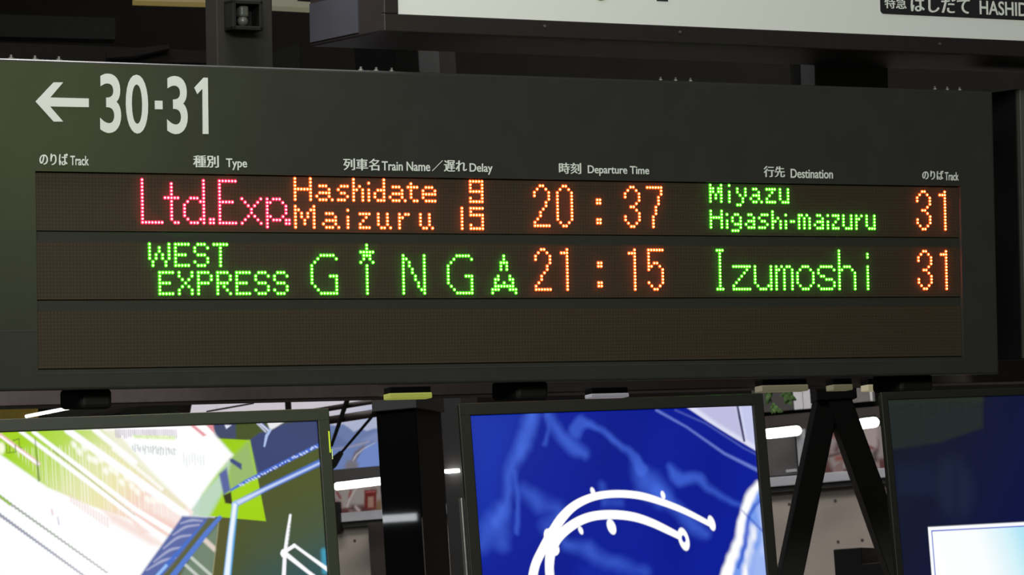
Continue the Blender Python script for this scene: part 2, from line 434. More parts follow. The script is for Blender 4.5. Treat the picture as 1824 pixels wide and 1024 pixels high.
for k, colr, what, glyphs in WORDS:
    for c0, r0, g in glyphs:
        bm = bmesh.new()
        for j, row in enumerate(g):
            for i, ch in enumerate(row):
                if ch != '#': continue
                u, v = led_u(c0 + i), led_v(k, r0 + j)
                A_ = [bm.verts.new((u + x * .0064, PW + .0004, v + y * .0064)) for x, y in N8]  # lens made wide and emissive to imitate the bloom halo
                B_ = [bm.verts.new((u + x * .0053, PW - .0012, v + y * .0053)) for x, y in N8]
                for q in range(8):
                    f = bm.faces.new((A_[q], A_[(q+1) % 8], B_[(q+1) % 8], B_[q])); f.material_index = 1
                f = bm.faces.new(B_); f.material_index = 1
                D_ = [bm.verts.new((u + x * .0025, PW - .0010, v + y * .0025)) for x, y in N8]
                E_ = [bm.verts.new((u + x * .0020, PW - .0032, v + y * .0020)) for x, y in N8]
                for q in range(8):
                    bm.faces.new((D_[q], D_[(q+1) % 8], E_[(q+1) % 8], E_[q]))
                bm.faces.new(E_)
        link('led_character', bm, LEDC[colr], strips[k], label='%s lit LED character of the %s' % (colr, what))

# ---- printed headings and the arrow
def heading(items, label=None):
    for it in items:
        bm = bmesh.new(); hv = it[5] if len(it) > 5 else .0
        add_text(bm, it[0], B, *it[1:5], 0.0, slope=.02, bold=hv if hv < .02 else 0.0, heavy=hv if hv > .02 else 0.0)
        link('printed_heading', bm, M_ink, board, label=label)
JB = .026
heading([('のりば', 70.5, 272.7, 120.3, 294.5, JB), ('Track', 125.1, 277.2, 158, 295, .012)])
heading([('種別', 344.4, 276.4, 389, 298.6, JB), ('Type', 402.5, 282, 439.8, 303.4, .012)])
heading([('列車名', 611.8, 281.9, 675, 304, JB), ('Train Name', 680, 287, 765.9, 305.2, .012), ('／', 769.3, 285.3, 788.5, 305.2), ('遅れ', 790.9, 285.3, 830.8, 306.2, JB), ('Delay', 836.4, 290.7, 877.2, 311.3, .012)])
heading([('時刻', 995.9, 289.6, 1034.5, 310, JB), ('Departure Time', 1046.9, 294.3, 1156, 315, .012)])
heading([('行先', 1360.4, 295.8, 1397.3, 315.8, JB), ('Destination', 1408.3, 300.6, 1483.3, 318.3, .012)])
heading([('のりば', 1643, 303.3, 1680, 320.3, JB), ('Track', 1683, 306.5, 1707.3, 321.7, .012)])
bm = bmesh.new()
Z = 3.939
prism(bm, [B.uv(x / Z, y / Z) for x, y in ((248,713),(375,578),(442,578),(352,684),(622,691),(622,752),(350,747),(442,853),(375,853))], -.0015, -.0001)
link('arrow', bm, M_ink, board)
for s_, x0, y0, x1, y1 in (('3', 177.7, 130.7, 215.2, 237.6), ('0', 223.9, 132.5, 263.6, 238.6), ('3', 297, 135, 333.8, 239.6)):
    bm = bmesh.new(); add_text(bm, s_, B, x0, y0, x1, y1, 0.0, slope=.03, bold=.014); link('platform_number', bm, M_ink, board)
bm = bmesh.new()
prism(bm, [B.uv(x / Z, y / Z) for x, y in ((1085,706),(1139,707),(1140,767),(1086,766))], -.0015, -.0001); link('middle_dot', bm, M_ink, board)
bm = bmesh.new()
prism(bm, [B.uv(x / Z, y / Z) for x, y in ((1427,545),(1457,546),(1462,940),(1421,940),(1419,622),(1383,661),(1362,616))], -.0015, -.0001)
link('platform_number', bm, M_ink, board)
# ---- brackets with bolts on the top edge, rubber feet below, posts up to the ceiling
for (xa, xb, y) in ((6, 118, 93), (634, 706, 113), (1168, 1238, 134), (1658, 1716, 153)):
    ua, ub = B.uv(xa, y, .10)[0], B.uv(xb, y, .10)[0]
    bm = bmesh.new(); box(bm, ua, ub, .08, .13, BH - .001, BH + .008, bev=.002)
    o = link('mounting_bracket', bm, M_bracket, board)
    for t in (.12, .5, .88):
        bm = bmesh.new(); u = ua + (ub - ua) * t
        tube(bm, (u, .10, BH + .007), (u, .10, BH + .020), .004, 10); tube(bm, (u, .10, BH + .008), (u, .10, BH + .013), .008, 6)
        link('bolt', bm, M_bracket, o)
for (xa, xb) in ((124, 181), (897, 955), (1578, 1638)):
    ua, ub = B.uv(xa, 705, .14)[0], B.uv(xb, 705, .14)[0]
    bm = bmesh.new(); box(bm, ua, ub, .06, .22, -.055, .003, bev=.014); link('bumper', bm, M_black, board)
u0, u1, _, _ = B.rect(386, 60, 486, 61, .52)
top_v = (6.0 - B.O[2]) / B.v[2] + .05
post = link('hanger_post', bx(u0, u1, .52, .60, .1, top_v, bev=.004), M_grey, board)
u0b, u1b, _, _ = B.rect(1450, 120, 1582, 121, .52)
link('hanger_post', bx(u0b, u1b, .52, .60, .1, top_v, bev=.004), M_dgrey, board)

for a_, b_ in ((u0, u1), (u0b, u1b)):
    link('bracket_arm', bx(a_ + .02, b_ - .02, .245, .53, .60, .72, bev=.004), M_black, board)
# lamp in a black housing on the left post
lu0, lu1, lv0, lv1 = B.rect(399, 4, 453, 57, .52)
cu, cv = (lu0 + lu1) / 2, lv0
PL = Frame(B.O + B.u * cu + B.v * cv - B.n * .519, .52681, .0931174)
lamp = thing('housing_lamp', PL.matrix(), 'small grey lamp in a black open box on the grey post, upper left', 'lamp')
hw, hh = (lu1 - lu0) / 2, lv1 - lv0
bm = bmesh.new()
box(bm, -hw, hw, -.004, 0, 0, hh); box(bm, -hw, -hw + .012, -.06, -.003, 0, hh, bev=.002); box(bm, hw - .012, hw, -.06, -.003, 0, hh, bev=.002)
box(bm, -hw, hw, -.06, -.003, 0, .012, bev=.002); box(bm, -hw, hw, -.06, -.003, hh - .012, hh, bev=.002)
link('housing', bm, M_black, lamp)
M_bulb = mat('frosted_glass', (.085, .09, .075), .3)
bm = bmesh.new(); box(bm, -.018, .012, -.045, -.008, hh * .45, hh * .85, bev=.008); link('lamp_body', bm, M_bulb, lamp)
bm = bmesh.new(); bmesh.ops.create_uvsphere(bm, u_segments=16, v_segments=10, radius=.017, matrix=Matrix.Translation((-.003, -.028, hh * .33))); link('bulb', bm, M_bulb, lamp, smooth=True)

# ================================================================== HANGING SIGN ABOVE
SW = -.02                                             # its face is flush with the board's
su0 = B.uv(684, 30, SW)[0]; wu = B.uv(710, 12, SW)[0]
sv0 = B.uv(1254, 78.5, SW)[1]; sv1 = B.uv(1267, 48.5, SW)[1]
S = Frame(B.O + B.u * su0 + B.v * sv0 - B.n * SW, .52681, .0931174)
sign = thing('direction_sign', S.matrix(), 'white platform direction sign in a dark frame hanging above the departure board', 'sign')
SL, SH = 2.78, .80
iu, ih = wu - su0, sv1 - sv0
bm = bmesh.new()
box(bm, 0, SL, .012, .48, 0, SH, bev=.006)
for a in ((0, SL, 0, ih), (0, SL, SH - ih, SH), (0, iu, ih - .001, SH - ih), (SL - iu, SL, ih - .001, SH - ih)): box(bm, a[0], a[1], 0, .02, a[2], a[3], bev=.004)
link('casing', bm, M_sign_case, sign)
link('face_panel', bx(iu - .002, SL - iu, .005, .0125, ih - .002, SH - ih), M_sign_white, sign)
link('end_panel', bx(-.003, .001, .16, .476, .012, .13), M_sign_side, sign)
bm = bmesh.new(); box(bm, .8, .86, .2, .26, SH - .01, (6.0 - S.O[2]) / S.v[2] + .05); link('hanger_rod', bm, M_caseback, sign)
bm = bmesh.new(); box(bm, 2.3, 2.36, .2, .26, SH - .01, (6.0 - S.O[2]) / S.v[2] + .05); link('hanger_rod', bm, M_caseback, sign)
for x, y in ((970, 46.5), (1211, 57), (1673.5, 78)):
    u, v = S.uv(x, y); bm = bmesh.new(); tube(bm, (u, -.003, v), (u, .004, v), .0042, 10); link('screw', bm, M_bracket, sign)
# black label with the train's name, cut by the frame of the picture
a = S.uv(1568, 24.3, .005); r = .012
lab_top = a[1] + .105; lab_r = a[0] + .71
pts = []
for cx, cz, a0 in ((lab_r - r, a[1] + r, -90), (lab_r - r, lab_top - r, 0), (a[0] + r, lab_top - r, 90), (a[0] + r, a[1] + r, 180)):
    for q in range(7): t = math.radians(a0 + q * 15); pts.append((cx + r * math.cos(t), cz + r * math.sin(t)))
bm = bmesh.new(); prism(bm, pts, .003, .0055); plate = link('name_label', bm, M_sign_black, sign)
bm = bmesh.new(); add_text(bm, '特急', S, 1576, -5, 1614, 16.3, .003, slope=.044, heavy=.024); link('lettering', bm, M_ink, plate)
bm = bmesh.new(); add_text(bm, 'はしだて', S, 1622.8, -7, 1727, 25, .003, slope=.044, heavy=.03); link('lettering', bm, M_ink, plate)
bm = bmesh.new(); add_text(bm, 'HASHIDATE', S, 1745, 1, 1873, 31.5, .003, slope=.044, bold=.012)
link('lettering', bm, M_ink, plate)
c = S.uv(1069, -30, .005); rr = S.uv(1069, 1.2, .005)
R0 = c[1] - rr[1]; bm = bmesh.new(); nn = 40
ring = [[bm.verts.new((c[0] + R0 * k * .72 * math.cos(t), w, c[1] + R0 * k * math.sin(t))) for t in np.linspace(0, 2 * math.pi, nn, endpoint=False)] for k, w in ((1, .0035), (.74, .0035), (1, .0055), (.74, .0055))]
for i in range(nn):
    k = (i + 1) % nn
    for p, q in ((0, 1), (2, 0), (1, 3)): bm.faces.new((ring[p][i], ring[p][k], ring[q][k], ring[q][i]))
link('lettering', bm, M_olive, sign, label='olive rounded character at the picture edge')
a = S.rect(1169, -45, 1189, 2.2, .005); link('lettering', bx(a[0], a[1], .0035, .0055, a[2], a[3]), M_sign_black, sign)

# ================================================================== ADVERTISING SCREENS
SY, ST = math.radians(22), -.03
SP = Frame(at(1090, 740, 10.2), SY, ST)
M_pic = picture('screen_picture')
def axis(a, b, vis_a, vis_b, n):
    f = list(np.linspace(max(a, vis_a), min(b, vis_b), n))
    return np.array((list(np.linspace(a, f[0], 6))[:-1] if a < f[0] - 1e-6 else []) + f + (list(np.linspace(f[-1], b, 6))[1:] if b > f[-1] + 1e-6 else []))
SCREEN_W = SP.uv(1341, 722)[0] - SP.uv(838.5, 740)[0]
def make_screen(name, label, uL, vT, bez, paint, nu, nv, visx, M_b, wide=1.0):
    SWID = SCREEN_W * wide; SHGT = SCREEN_W * 16 / 9
    u_mid = uL + SWID / 2; vB = vT - SHGT - bez
    base_z = SP.O[2] + SP.v[2] * vB
    fr = Frame(SP.O + SP.u * u_mid + SP.v * vB, SY, ST)
    t = thing(name, fr.matrix(), label, 'screen')
    hw, top = SWID / 2, SHGT + bez                        # picture from v=bez to v=top
    bm = bmesh.new()
    box(bm, -hw - bez + .014, hw + bez - .014, .0125, .05, .01, top + bez - .006, bev=.006); link('casing', bm, M_black, t)
    bm = bmesh.new()
    for a in ((-hw - bez, hw + bez, top, top + bez), (-hw - bez, hw + bez, 0, bez), (-hw - bez, -hw, bez - .004, top + .004), (hw, hw + bez, bez - .004, top + .004)):
        box(bm, a[0], a[1], 0, .013, a[2], a[3], bev=.003)
    link('bezel', bm, M_b, t)
    us = axis(-hw - .002, hw + .002, fr.uv(visx[0], 880, .0105)[0], fr.uv(visx[1], 880, .0105)[0], nu)
    v_bot = fr.uv((visx[0] + visx[1]) / 2, 1050, .0105)[1]
    vv = axis(bez - .002, top + .002, v_bot, 9, nv)
    pc = Picture(fr, us, vv, .0105); paint(pc); pc.mesh('picture', M_pic, t)
    bm = bmesh.new(); box(bm, -.16, .16, .02, .045, -base_z + .02, .01, bev=.004); link('stand_post', bm, M_black, t)
    Mi = fr.matrix().inverted()
    bm = bmesh.new(); g = Mi @ Vector((fr.O[0], fr.O[1], 0)); box(bm, -.4, .4, g.y - .25, g.y + .3, g.z, g.z + .03, bev=.004); link('stand_base', bm, M_black, t)
    return t, fr, hw, top

def paint_street(p):
    C = lambda pts, s, ox, oy: [(ox + x / s, oy + y / s) for x, y in pts]
    c5 = lambda pts: C(pts, 3.604, 0, 740); c6 = lambda pts: C(pts, 3.604, 200, 740); c7 = lambda pts: C(pts, 3.604, 370, 740)
    p.C[:] = 1.0
    streak = p.noise(900, 6, 1); fine = p.noise(260, 90, 2)
    # right hand side: olive ground, navy
    p.poly([(370, 740), (640, 740), (640, 1060), (280, 1060), (380, 925), (420, 880)], (74, 80, 40))
    g = p.ramp((470, 900), (530, 1024), [(0, (74, 80, 40)), (.55, (68, 82, 58)), (1, (52, 82, 84))])
    p.poly([(470, 880), (640, 860), (640, 1060), (404, 1060), (440, 950)], g, soft=30)
    p.poly(c7([(262, 158), (330, 110), (400, 100), (470, 55), (705, 20), (730, 180), (320, 405)]), (52, 60, 112), soft=3)
    p.poly(c7([(35, 40), (190, 40), (190, 150), (40, 140)]), (58, 66, 104), soft=3)
    p.poly(c7([(180, 20), (360, 20), (400, 60), (320, 115), (275, 155), (180, 150)]), (66, 76, 36), soft=3)
    p.poly(c7([(108, 60), (152, 62), (120, 86)]), (225, 230, 245))
    p.poly(c7([(380, 40), (500, 36), (430, 80), (400, 95)]), (235, 232, 236), soft=2)
    p.stroke(c7([(318, 50), (372, 104)]), 3, (190, 195, 215)); p.stroke(c7([(340, 50), (395, 100)]), 4, (205, 212, 240)); p.stroke(c7([(350, 50), (398, 92)]), 1.5, (60, 70, 140))
    p.stroke(c7([(402, 92), (378, 130), (364, 196)]), [4, 5, 3], (170, 190, 235))
    # yellow-green panel on the right
    gp = p.ramp((390, 782), (450, 930), [(0, (150, 200, 12)), (.5, (165, 212, 20)), (1, (160, 208, 8))])
    p.poly(c7([(40, 146), (272, 158), (320, 400), (374, 678), (-60, 640), (-20, 300)]), gp)
    p.poly(c7([(262, 165), (318, 395), (245, 425), (150, 478), (125, 300)]), (150, 180, 112), al=.9, soft=6)
    # veils between the white glare and the panel
    p.poly(c6([(770, 250), (720, 470), (650, 600), (620, 650), (480, 645), (560, 520), (690, 380)]), (188, 216, 196), al=.95, soft=5)
    p.poly(c6([(685, 375), (735, 335), (760, 480), (715, 512)]), (88, 98, 160), soft=3)
    p.poly(c6([(745, 270), (775, 278), (830, 310), (830, 350), (760, 300)]), (62, 72, 128), soft=2)
    p.poly(c6([(712, 512), (762, 490), (772, 570), (725, 562)]), (52, 48, 20), soft=2)
    # white glare block and its frame
    p.poly([(-40, 740), (366, 740), (384, 775), (415, 810), (388, 842), (345, 900), (325, 922), (250, 1024), (235, 1060), (-40, 1060)], (255, 255, 255), soft=4)
    # lit advertising bands, upper left
    gb = p.ramp((60, 765), (250, 945), [(0, (164, 212, 24)), (.2, (182, 218, 84)), (.45, (224, 230, 168)), (.68, (238, 230, 178)), (.86, (246, 214, 200)), (1, (250, 230, 226))])
    p.poly([(-40, 765), (182, 765), (250, 832), (345, 912), (325, 945), (250, 950), (232, 925), (160, 900), (85, 868), (0, 809), (-40, 790)], gb, soft=3)
    a = smooth((streak - .55) * 4) * .5
    msk = smooth(.5 - p.sd_poly(p.loc([(20, 800), (180, 790), (340, 905), (250, 940), (90, 868)])) / p.px / 8)
    p.blend(a * msk, (252, 250, 235))
    p.poly([(170, 766), (205, 766), (268, 838), (332, 902), (330, 915), (240, 840), (195, 800)], (226, 226, 176), al=.6, soft=4)
    for i in range(17):
        t = i / 16; x, y = 132 + 150 * t, 792 + 105 * t
        p.oval(x, y + 8 * math.sin(i * 2.3), 4.2, 6.5, .5, (255, 255, 246), al=.85, soft=3)
        p.oval(203 + 85 * t, 800 + 70 * t, 3.6, 3.6, 0, (255, 255, 250), al=.85, soft=2.5)
    p.poly([(225, 916), (262, 908), (318, 935), (305, 962), (245, 930)], (244, 206, 196), al=.8, soft=6)
    p.poly([(182, 908), (206, 916), (240, 935), (300, 975), (270, 970), (200, 930)], (246, 214, 204), al=.7, soft=6)
    # white beams across
    p.stroke(c5([(435, 95), (900, 430)]) + [(330, 917)], [11, 13, 13], (255, 255, 255), soft=2.5)
    p.stroke(c5([(130, 100), (865, 655)]) + [(320, 980)], [6, 8, 12], (255, 255, 255), soft=2)
    p.stroke(c5([(215, 105), (865, 600)]) + [(330, 962)], [6, 8, 10], (255, 255, 255), soft=2)
    p.stroke(c5([(340, 225), (560, 395), (865, 640)]), [2.2, 1.2, .8], (150, 160, 110), al=.8)
    p.stroke(c5([(0, 125), (245, 310)]), [6, 7], (246, 190, 196), soft=2); p.stroke(c5([(5, 135), (245, 312)]), [3, 4.5], (255, 255, 255))
    p.stroke(c5([(610, 92), (780, 230), (865, 300)]), [9, 9, 9], (255, 255, 255), soft=3)
    p.stroke(c5([(225, 150), (250, 415)]), [1.5, 4], (96, 128, 60), al=.8, soft=2)
    # stray marks like signboard writing seen through the glare
    p.stroke(c5([(40, 190), (44, 240), (100, 235), (98, 190)]), 2, (108, 138, 30), al=.8); p.stroke(c5([(85, 160), (120, 150)]), 2.4, (108, 138, 30), al=.8)
    p.stroke(c5([(122, 150), (124, 200), (138, 208)]), 2, (108, 138, 30), al=.8); p.stroke(c5([(62, 195), (62, 235)]), 1.8, (108, 138, 30), al=.8)
    p.oval(2, 798, 6, 9, 0, (250, 252, 225), soft=3)
    r = random.Random(5)
    for i in range(30):
        x = 206 + i * 3.7; p.stroke([(x, 766), (x + 1, 774 + r.random() * 6)], 1.6 + r.random(), (190, 178, 196), al=.8, soft=1.5)
    p.poly([(236, 775), (312, 777), (312, 783), (240, 780)], (214, 240, 150), al=.8, soft=3)
    for i in range(17):
        x = 236 + i * 4.6; y = 791 + i * .4; p.stroke([(x, y + r.random() * 4), (x + r.uniform(-1, 2), y + 10 + r.random() * 5)], 1.7, (176, 186, 190), al=.75)
        if i % 3: p.stroke([(x - 1, y + r.random() * 8), (x + 4, y + 1 + r.random() * 8)], 1.5, (186, 196, 198), al=.7)
    for i in range(8): p.stroke([(327 + i * 5, 806 + r.random() * 8), (328 + i * 5, 822 + r.random() * 8)], 1.5, (220, 226, 230), al=.8)
    p.poly([(338, 757), (346, 757), (368, 775), (362, 777)], (232, 150, 160), soft=2); p.poly([(366, 756), (380, 756), (382, 772)], (222, 140, 150), soft=2)
    for i in range(14): p.stroke([(126 + 5 * i, 882 + 3.2 * i), (127 + 5 * i, 894 + 3.4 * i)], 2, (240, 206, 200), al=.7, soft=2)
    for y0, x1, y1, wd, c in ((884, 191, 1020, 3.4, (150, 160, 150)), (917, 156, 1030, 4.2, (148, 150, 168))):
        q = [(x1 * k / 60, y0 + (y1 - y0) * k / 60 + (1.1 if k % 2 else -1.1)) for k in range(-30, 61)]
        p.stroke(q, [wd * (1 - .6 * max(k, 0) / 60) for k in range(-30, 61)], c, soft=1.6)
    p.stroke([(0, 884), (18, 898)], 4, (150, 190, 70), soft=2)
    p.stroke([(92, 908), (94, 916)], 3, (236, 214, 220)); p.stroke([(103, 922), (105, 934)], 2, (206, 208, 226))
    # blue sleeve-like folds, lower middle
    p.poly(c6([(450, 645), (660, 655), (560, 790), (340, 1024), (240, 1100), (130, 1100), (240, 940), (370, 760)]), (90, 104, 166), soft=3)
    for q in ([(440, 692), (510, 672), (575, 676)], [(392, 765), (470, 716), (555, 702)], [(330, 852), (420, 784), (505, 768)], [(268, 938), (370, 864), (452, 846)], [(222, 992), (320, 934), (405, 912)]):
        p.stroke(c6(q), [1.2, 3.2, 1.6], (204, 206, 232), al=.7, soft=3, curve=True)
    p.stroke(c6([(600, 680), (350, 960), (290, 1040)]), [3, 7, 10], (70, 112, 206), soft=2.5); p.stroke(c6([(345, 965), (285, 1030)]), 5, (150, 190, 245), soft=2)
    p.poly(c6([(620, 655), (780, 665), (740, 1060), (290, 1060), (400, 940)]), (92, 96, 62), soft=3)
    p.poly(c6([(660, 720), (685, 700), (655, 1060), (420, 1060), (520, 880)]), (112, 132, 112), soft=4)
    p.stroke(c6([(590, 795), (660, 860)]), 8, (222, 208, 196), soft=2.5); p.stroke(c6([(500, 905), (640, 1030)]), 5, (196, 205, 196), soft=2); p.stroke(c6([(460, 950), (560, 1040)]), 5, (196, 205, 196), soft=2)
    p.poly(c6([(690, 660), (752, 662), (716, 1060), (640, 1060)]), (86, 84, 42), soft=2)
    p.stroke(c6([(690, 655), (600, 760), (380, 1040)]), [6, 8, 9], (84, 122, 208), soft=2)
    p.stroke(c6([(682, 690), (640, 1060)]), 1.6, (150, 146, 112))
    # bright tubes
    p.stroke(c7([(150, 478), (240, 425), (710, 192)]), [3, 5, 6], (64, 104, 214), soft=2)
    for i in range(26):
        t = .1 + .88 * i / 25 + r.uniform(-.01, .01); x, y = 150 + 560 * t, 478 - 286 * t
        p.oval(370 + x / 3.604, 740 + y / 3.604 + r.uniform(-1.5, 1.5), r.uniform(1, 3), r.uniform(.8, 1.5), -.5, (214, 228, 255), soft=1.2)
    p.stroke(c7([(172, 572), (400, 455), (720, 302)]), [9, 9, 10], (72, 112, 208), soft=2); p.stroke(c7([(172, 570), (380, 466), (720, 305)]), [8, 4, 2.5], (206, 220, 250), soft=2.5)
    p.stroke(c7([(176, 575), (150, 800), (122, 1060)]), [10, 12, 13], (92, 168, 226), soft=2); p.stroke(c7([(174, 575), (146, 800), (120, 1060)]), [7, 7, 9], (238, 246, 255), soft=2.5)
    p.stroke(c7([(745, 870), (752, 1000)]), 9, (64, 150, 180), soft=4)
    p.stroke(c7([(530, 640), (512, 770), (495, 890), (487, 1060)]), [4, 6, 6, 7], (250, 250, 255), soft=1.4)
    for i in range(6): p.stroke(c7([(535 - i * 3, 690 + i * 26), (528 - i * 3, 704 + i * 26)]), 1.8, (120, 136, 130), al=.7)
    p.stroke(c7([(478, 885), (555, 835)]), 6, (250, 250, 255)); p.stroke(c7([(555, 832), (620, 880), (800, 1010)]), [5, 5, 7], (252, 252, 255))
    p.stroke(c7([(490, 880), (640, 1000), (720, 1060)]), [8, 6, 6], (252, 252, 255)); p.oval(370 + 487 / 3.604, 740 + 885 / 3.604, 5, 7, 0, (255, 255, 255))

def paint_blue(p):
    k = 2.976
    c5 = lambda pts: [(820 + x / k, 680 + y / k) for x, y in pts]; c6 = lambda pts: [(1200 + x / 2.9775, 680 + y / 2.9775) for x, y in pts]
    n1 = p.noise(14, 9, 3); n2 = p.noise(60, 20, 4)
    p.C[:] = np.array(lin(2, 24, 148))[None]
    p.blend(.55 * smooth(n1 * 1.3 - .35), (0, 18, 132))
    p.poly(c5([(40, 150), (330, 150), (240, 460), (180, 760), (120, 930), (60, 500)]), (6, 46, 176), al=.7, soft=28)
    gr = .7 + .3 * n2; lb = (68, 108, 226)
    def brush(q, w, al, s=9): p.stroke(c5(q), w, lb, al=al, soft=s * 1.2, grain=gr, curve=True, warp=1.7)
    brush([(385, 165), (330, 330), (270, 460), (250, 600), (190, 740)], [22, 26, 16, 10, 14], .9)
    brush([(210, 680), (150, 780), (120, 860)], [22, 34, 24], .6, 12); brush([(230, 700), (220, 860)], [22, 24], .5, 10)
    brush([(455, 165), (470, 250), (450, 330)], [10, 7, 7], .5, 4)
    brush([(470, 170), (530, 280), (600, 340), (660, 390)], [10, 16, 24, 12], .75, 8)
    brush([(610, 260), (640, 215), (690, 220), (760, 275), (850, 330), (910, 390), (960, 460)], [20, 18, 12, 9, 10, 14, 22], .7, 5)
    brush([(940, 470), (1000, 540), (1060, 600)], [16, 40, 34], .8, 14); brush([(1040, 580), (1160, 680), (1230, 760), (1300, 800)], [14, 18, 24, 14], .7, 10)
    brush([(1120, 460), (1160, 510), (1250, 510), (1310, 560), (1400, 615), (1560, 700)], [10, 24, 16, 10, 6, 3], .75, 7)
    brush([(290, 480), (305, 620), (300, 800)], [6, 8, 8], .55, 4)
    brush([(330, 570), (420, 640), (520, 680), (470, 760)], [14, 26, 16, 30], .55, 12); brush([(560, 850), (680, 900), (800, 960), (970, 1010)], [16, 24, 22, 18], .6, 10)
    brush([(750, 540), (765, 620)], [10, 12], .4, 6); brush([(770, 650), (850, 640)], [14, 14], .4, 6)
    p.poly(c5([(640, 980), (800, 985), (980, 990), (990, 1100), (600, 1100)]), (10, 40, 168), al=.6, soft=20)
    # silver arc of structure, upper right
    for q, w_, a in (([(1040, 150), (1200, 240), (1400, 380), (1580, 470)], [4, 3, 4, 6], .75), ([(1140, 150), (1300, 220), (1500, 350), (1600, 400)], [2, 2, 2, 2], .4)):
        p.stroke(c5(q), w_, (120, 140, 225), al=a, soft=3)
    p.poly(c6([(60, 130), (180, 210), (300, 285), (440, 368), (470, 100), (60, 100)]), (222, 224, 246), soft=2)
    p.poly(c6([(110, 132), (330, 125), (368, 300), (240, 225)]), (190, 188, 224), soft=5); p.poly(c6([(350, 120), (440, 120), (440, 340), (385, 305)]), (196, 200, 236), soft=4)
    p.stroke(c6([(335, 110), (350, 190), (374, 312)]), [4, 5, 4], (44, 44, 92), soft=2)
    # bright foliage, lower right
    gw = .4 + .6 * p.noise(130, 40, 7)
    p.poly(c6([(455, 535), (405, 600), (365, 680), (345, 800), (300, 930), (262, 1040), (250, 1100), (520, 1100), (500, 800)]), (120, 160, 240), al=.95, soft=7)
    p.stroke(c6([(450, 545), (400, 620), (360, 740), (350, 830), (300, 950), (270, 1060)]), [12, 18, 14, 14, 18, 26], (255, 255, 255), al=1, soft=5, curve=True, warp=1.6)
    p.stroke(c6([(420, 770), (400, 880), (385, 1060)]), [18, 12, 16], (255, 255, 255), al=.95, soft=7, grain=gw, warp=3)
    p.stroke(c6([(455, 650), (480, 800), (470, 900)]), [10, 12, 10], (190, 205, 250), al=.9, soft=7, grain=gw)
    p.stroke(c6([(455, 630), (400, 710), (385, 820), (345, 980)]), [5, 5, 7, 5], (30, 70, 196), al=.85, soft=4, curve=True, warp=1.6)
    p.stroke(c6([(360, 680), (400, 720), (470, 790)]), [1, 4, 4], (36, 70, 190), al=.7, soft=3)
    p.poly(c6([(420, 900), (500, 860), (510, 1100), (400, 1100)]), (176, 196, 246), al=.6, soft=10)
    # white bracelet-like arcs with beads
    wt = (255, 255, 255)
    p.stroke(c5([(370, 1160), (380, 1060), (398, 970), (435, 890), (480, 810), (535, 725), (600, 660), (680, 618), (765, 598), (860, 594), (960, 605), (1060, 634), (1160, 672), (1240, 710), (1320, 752)]), [17, 17, 16, 16, 17, 17, 15, 13.5, 13, 13, 13, 12, 11, 10, 9], wt, soft=.9, curve=True)
    p.stroke(c5([(480, 1160), (476, 1050), (472, 980), (480, 900), (510, 835), (565, 780), (640, 733), (720, 709), (820, 704), (920, 716), (1010, 745), (1090, 782), (1175, 825)]), [16, 16, 16, 18, 18, 17, 16, 15.5, 15.5, 15, 14, 13, 11], wt, soft=.9, curve=True)
    for x, y, rx, ry, an in ((485, 835, 42, 58, 0), (500, 890, 26, 30, 0), (702, 581, 12, 22, .3), (1074, 600, 12, 22, .25), (638, 787, 12, 22, .35), (801, 768, 23, 41, .3), (1184, 834, 29, 60, .22), (1332, 749, 19, 40, .25), (462, 815, 20, 34, 0)):
        p.oval(820 + x / k, 680 + y / k, rx / k, ry / k, an, wt, soft=.9)
    p.oval(820 + 1184 / k, 680 + 832 / k, 10 / k, 18 / k, .22, (4, 30, 160), soft=.9)

def paint_navy(p):
    k = 2.978
    c = lambda pts: [(1420 + x / k, 680 + y / k) for x, y in pts]
    g = p.ramp((1590, 760), (1824, 900), [(0, (18, 23, 36)), (.5, (14, 19, 47)), (1, (9, 15, 62))])
    p.C[:] = g
    p.poly(c([(440, 60), (985, 60), (985, 245), (760, 320), (500, 360), (440, 370)]), (34, 41, 38), al=.9, soft=5)  # reflections in the screen glass, painted into the picture
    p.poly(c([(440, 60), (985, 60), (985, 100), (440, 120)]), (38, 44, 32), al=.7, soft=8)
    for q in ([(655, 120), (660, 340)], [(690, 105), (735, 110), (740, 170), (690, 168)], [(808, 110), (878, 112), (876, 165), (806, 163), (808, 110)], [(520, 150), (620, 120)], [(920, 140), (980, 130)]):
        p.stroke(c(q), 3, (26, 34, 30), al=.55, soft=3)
    p.oval(1420 + 835 / k, 680 + 560 / k, 38, 54, .05, (30, 38, 62), al=.55, soft=16); p.stroke(c([(840, 420), (845, 700)]), 14, (16, 22, 48), al=.5, soft=10)  # faint round reflection, painted in as well
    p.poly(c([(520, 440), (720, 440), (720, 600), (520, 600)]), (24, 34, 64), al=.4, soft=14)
    gw = p.ramp((1660, 1010), (1820, 950), [(0, (255, 255, 255)), (.55, (250, 254, 255)), (.85, (212, 242, 250)), (1, (180, 230, 246))])
    p.poly(c([(693, 770), (2600, 670), (2600, 1800), (775, 1800)]), (250, 252, 255), soft=.8)
    p.poly(c([(711, 788), (2600, 688), (2600, 1800), (793, 1800)]), (28, 70, 200), soft=.8)
    p.poly(c([(716, 794), (2600, 694), (2600, 1800), (798, 1800)]), gw, soft=.8)

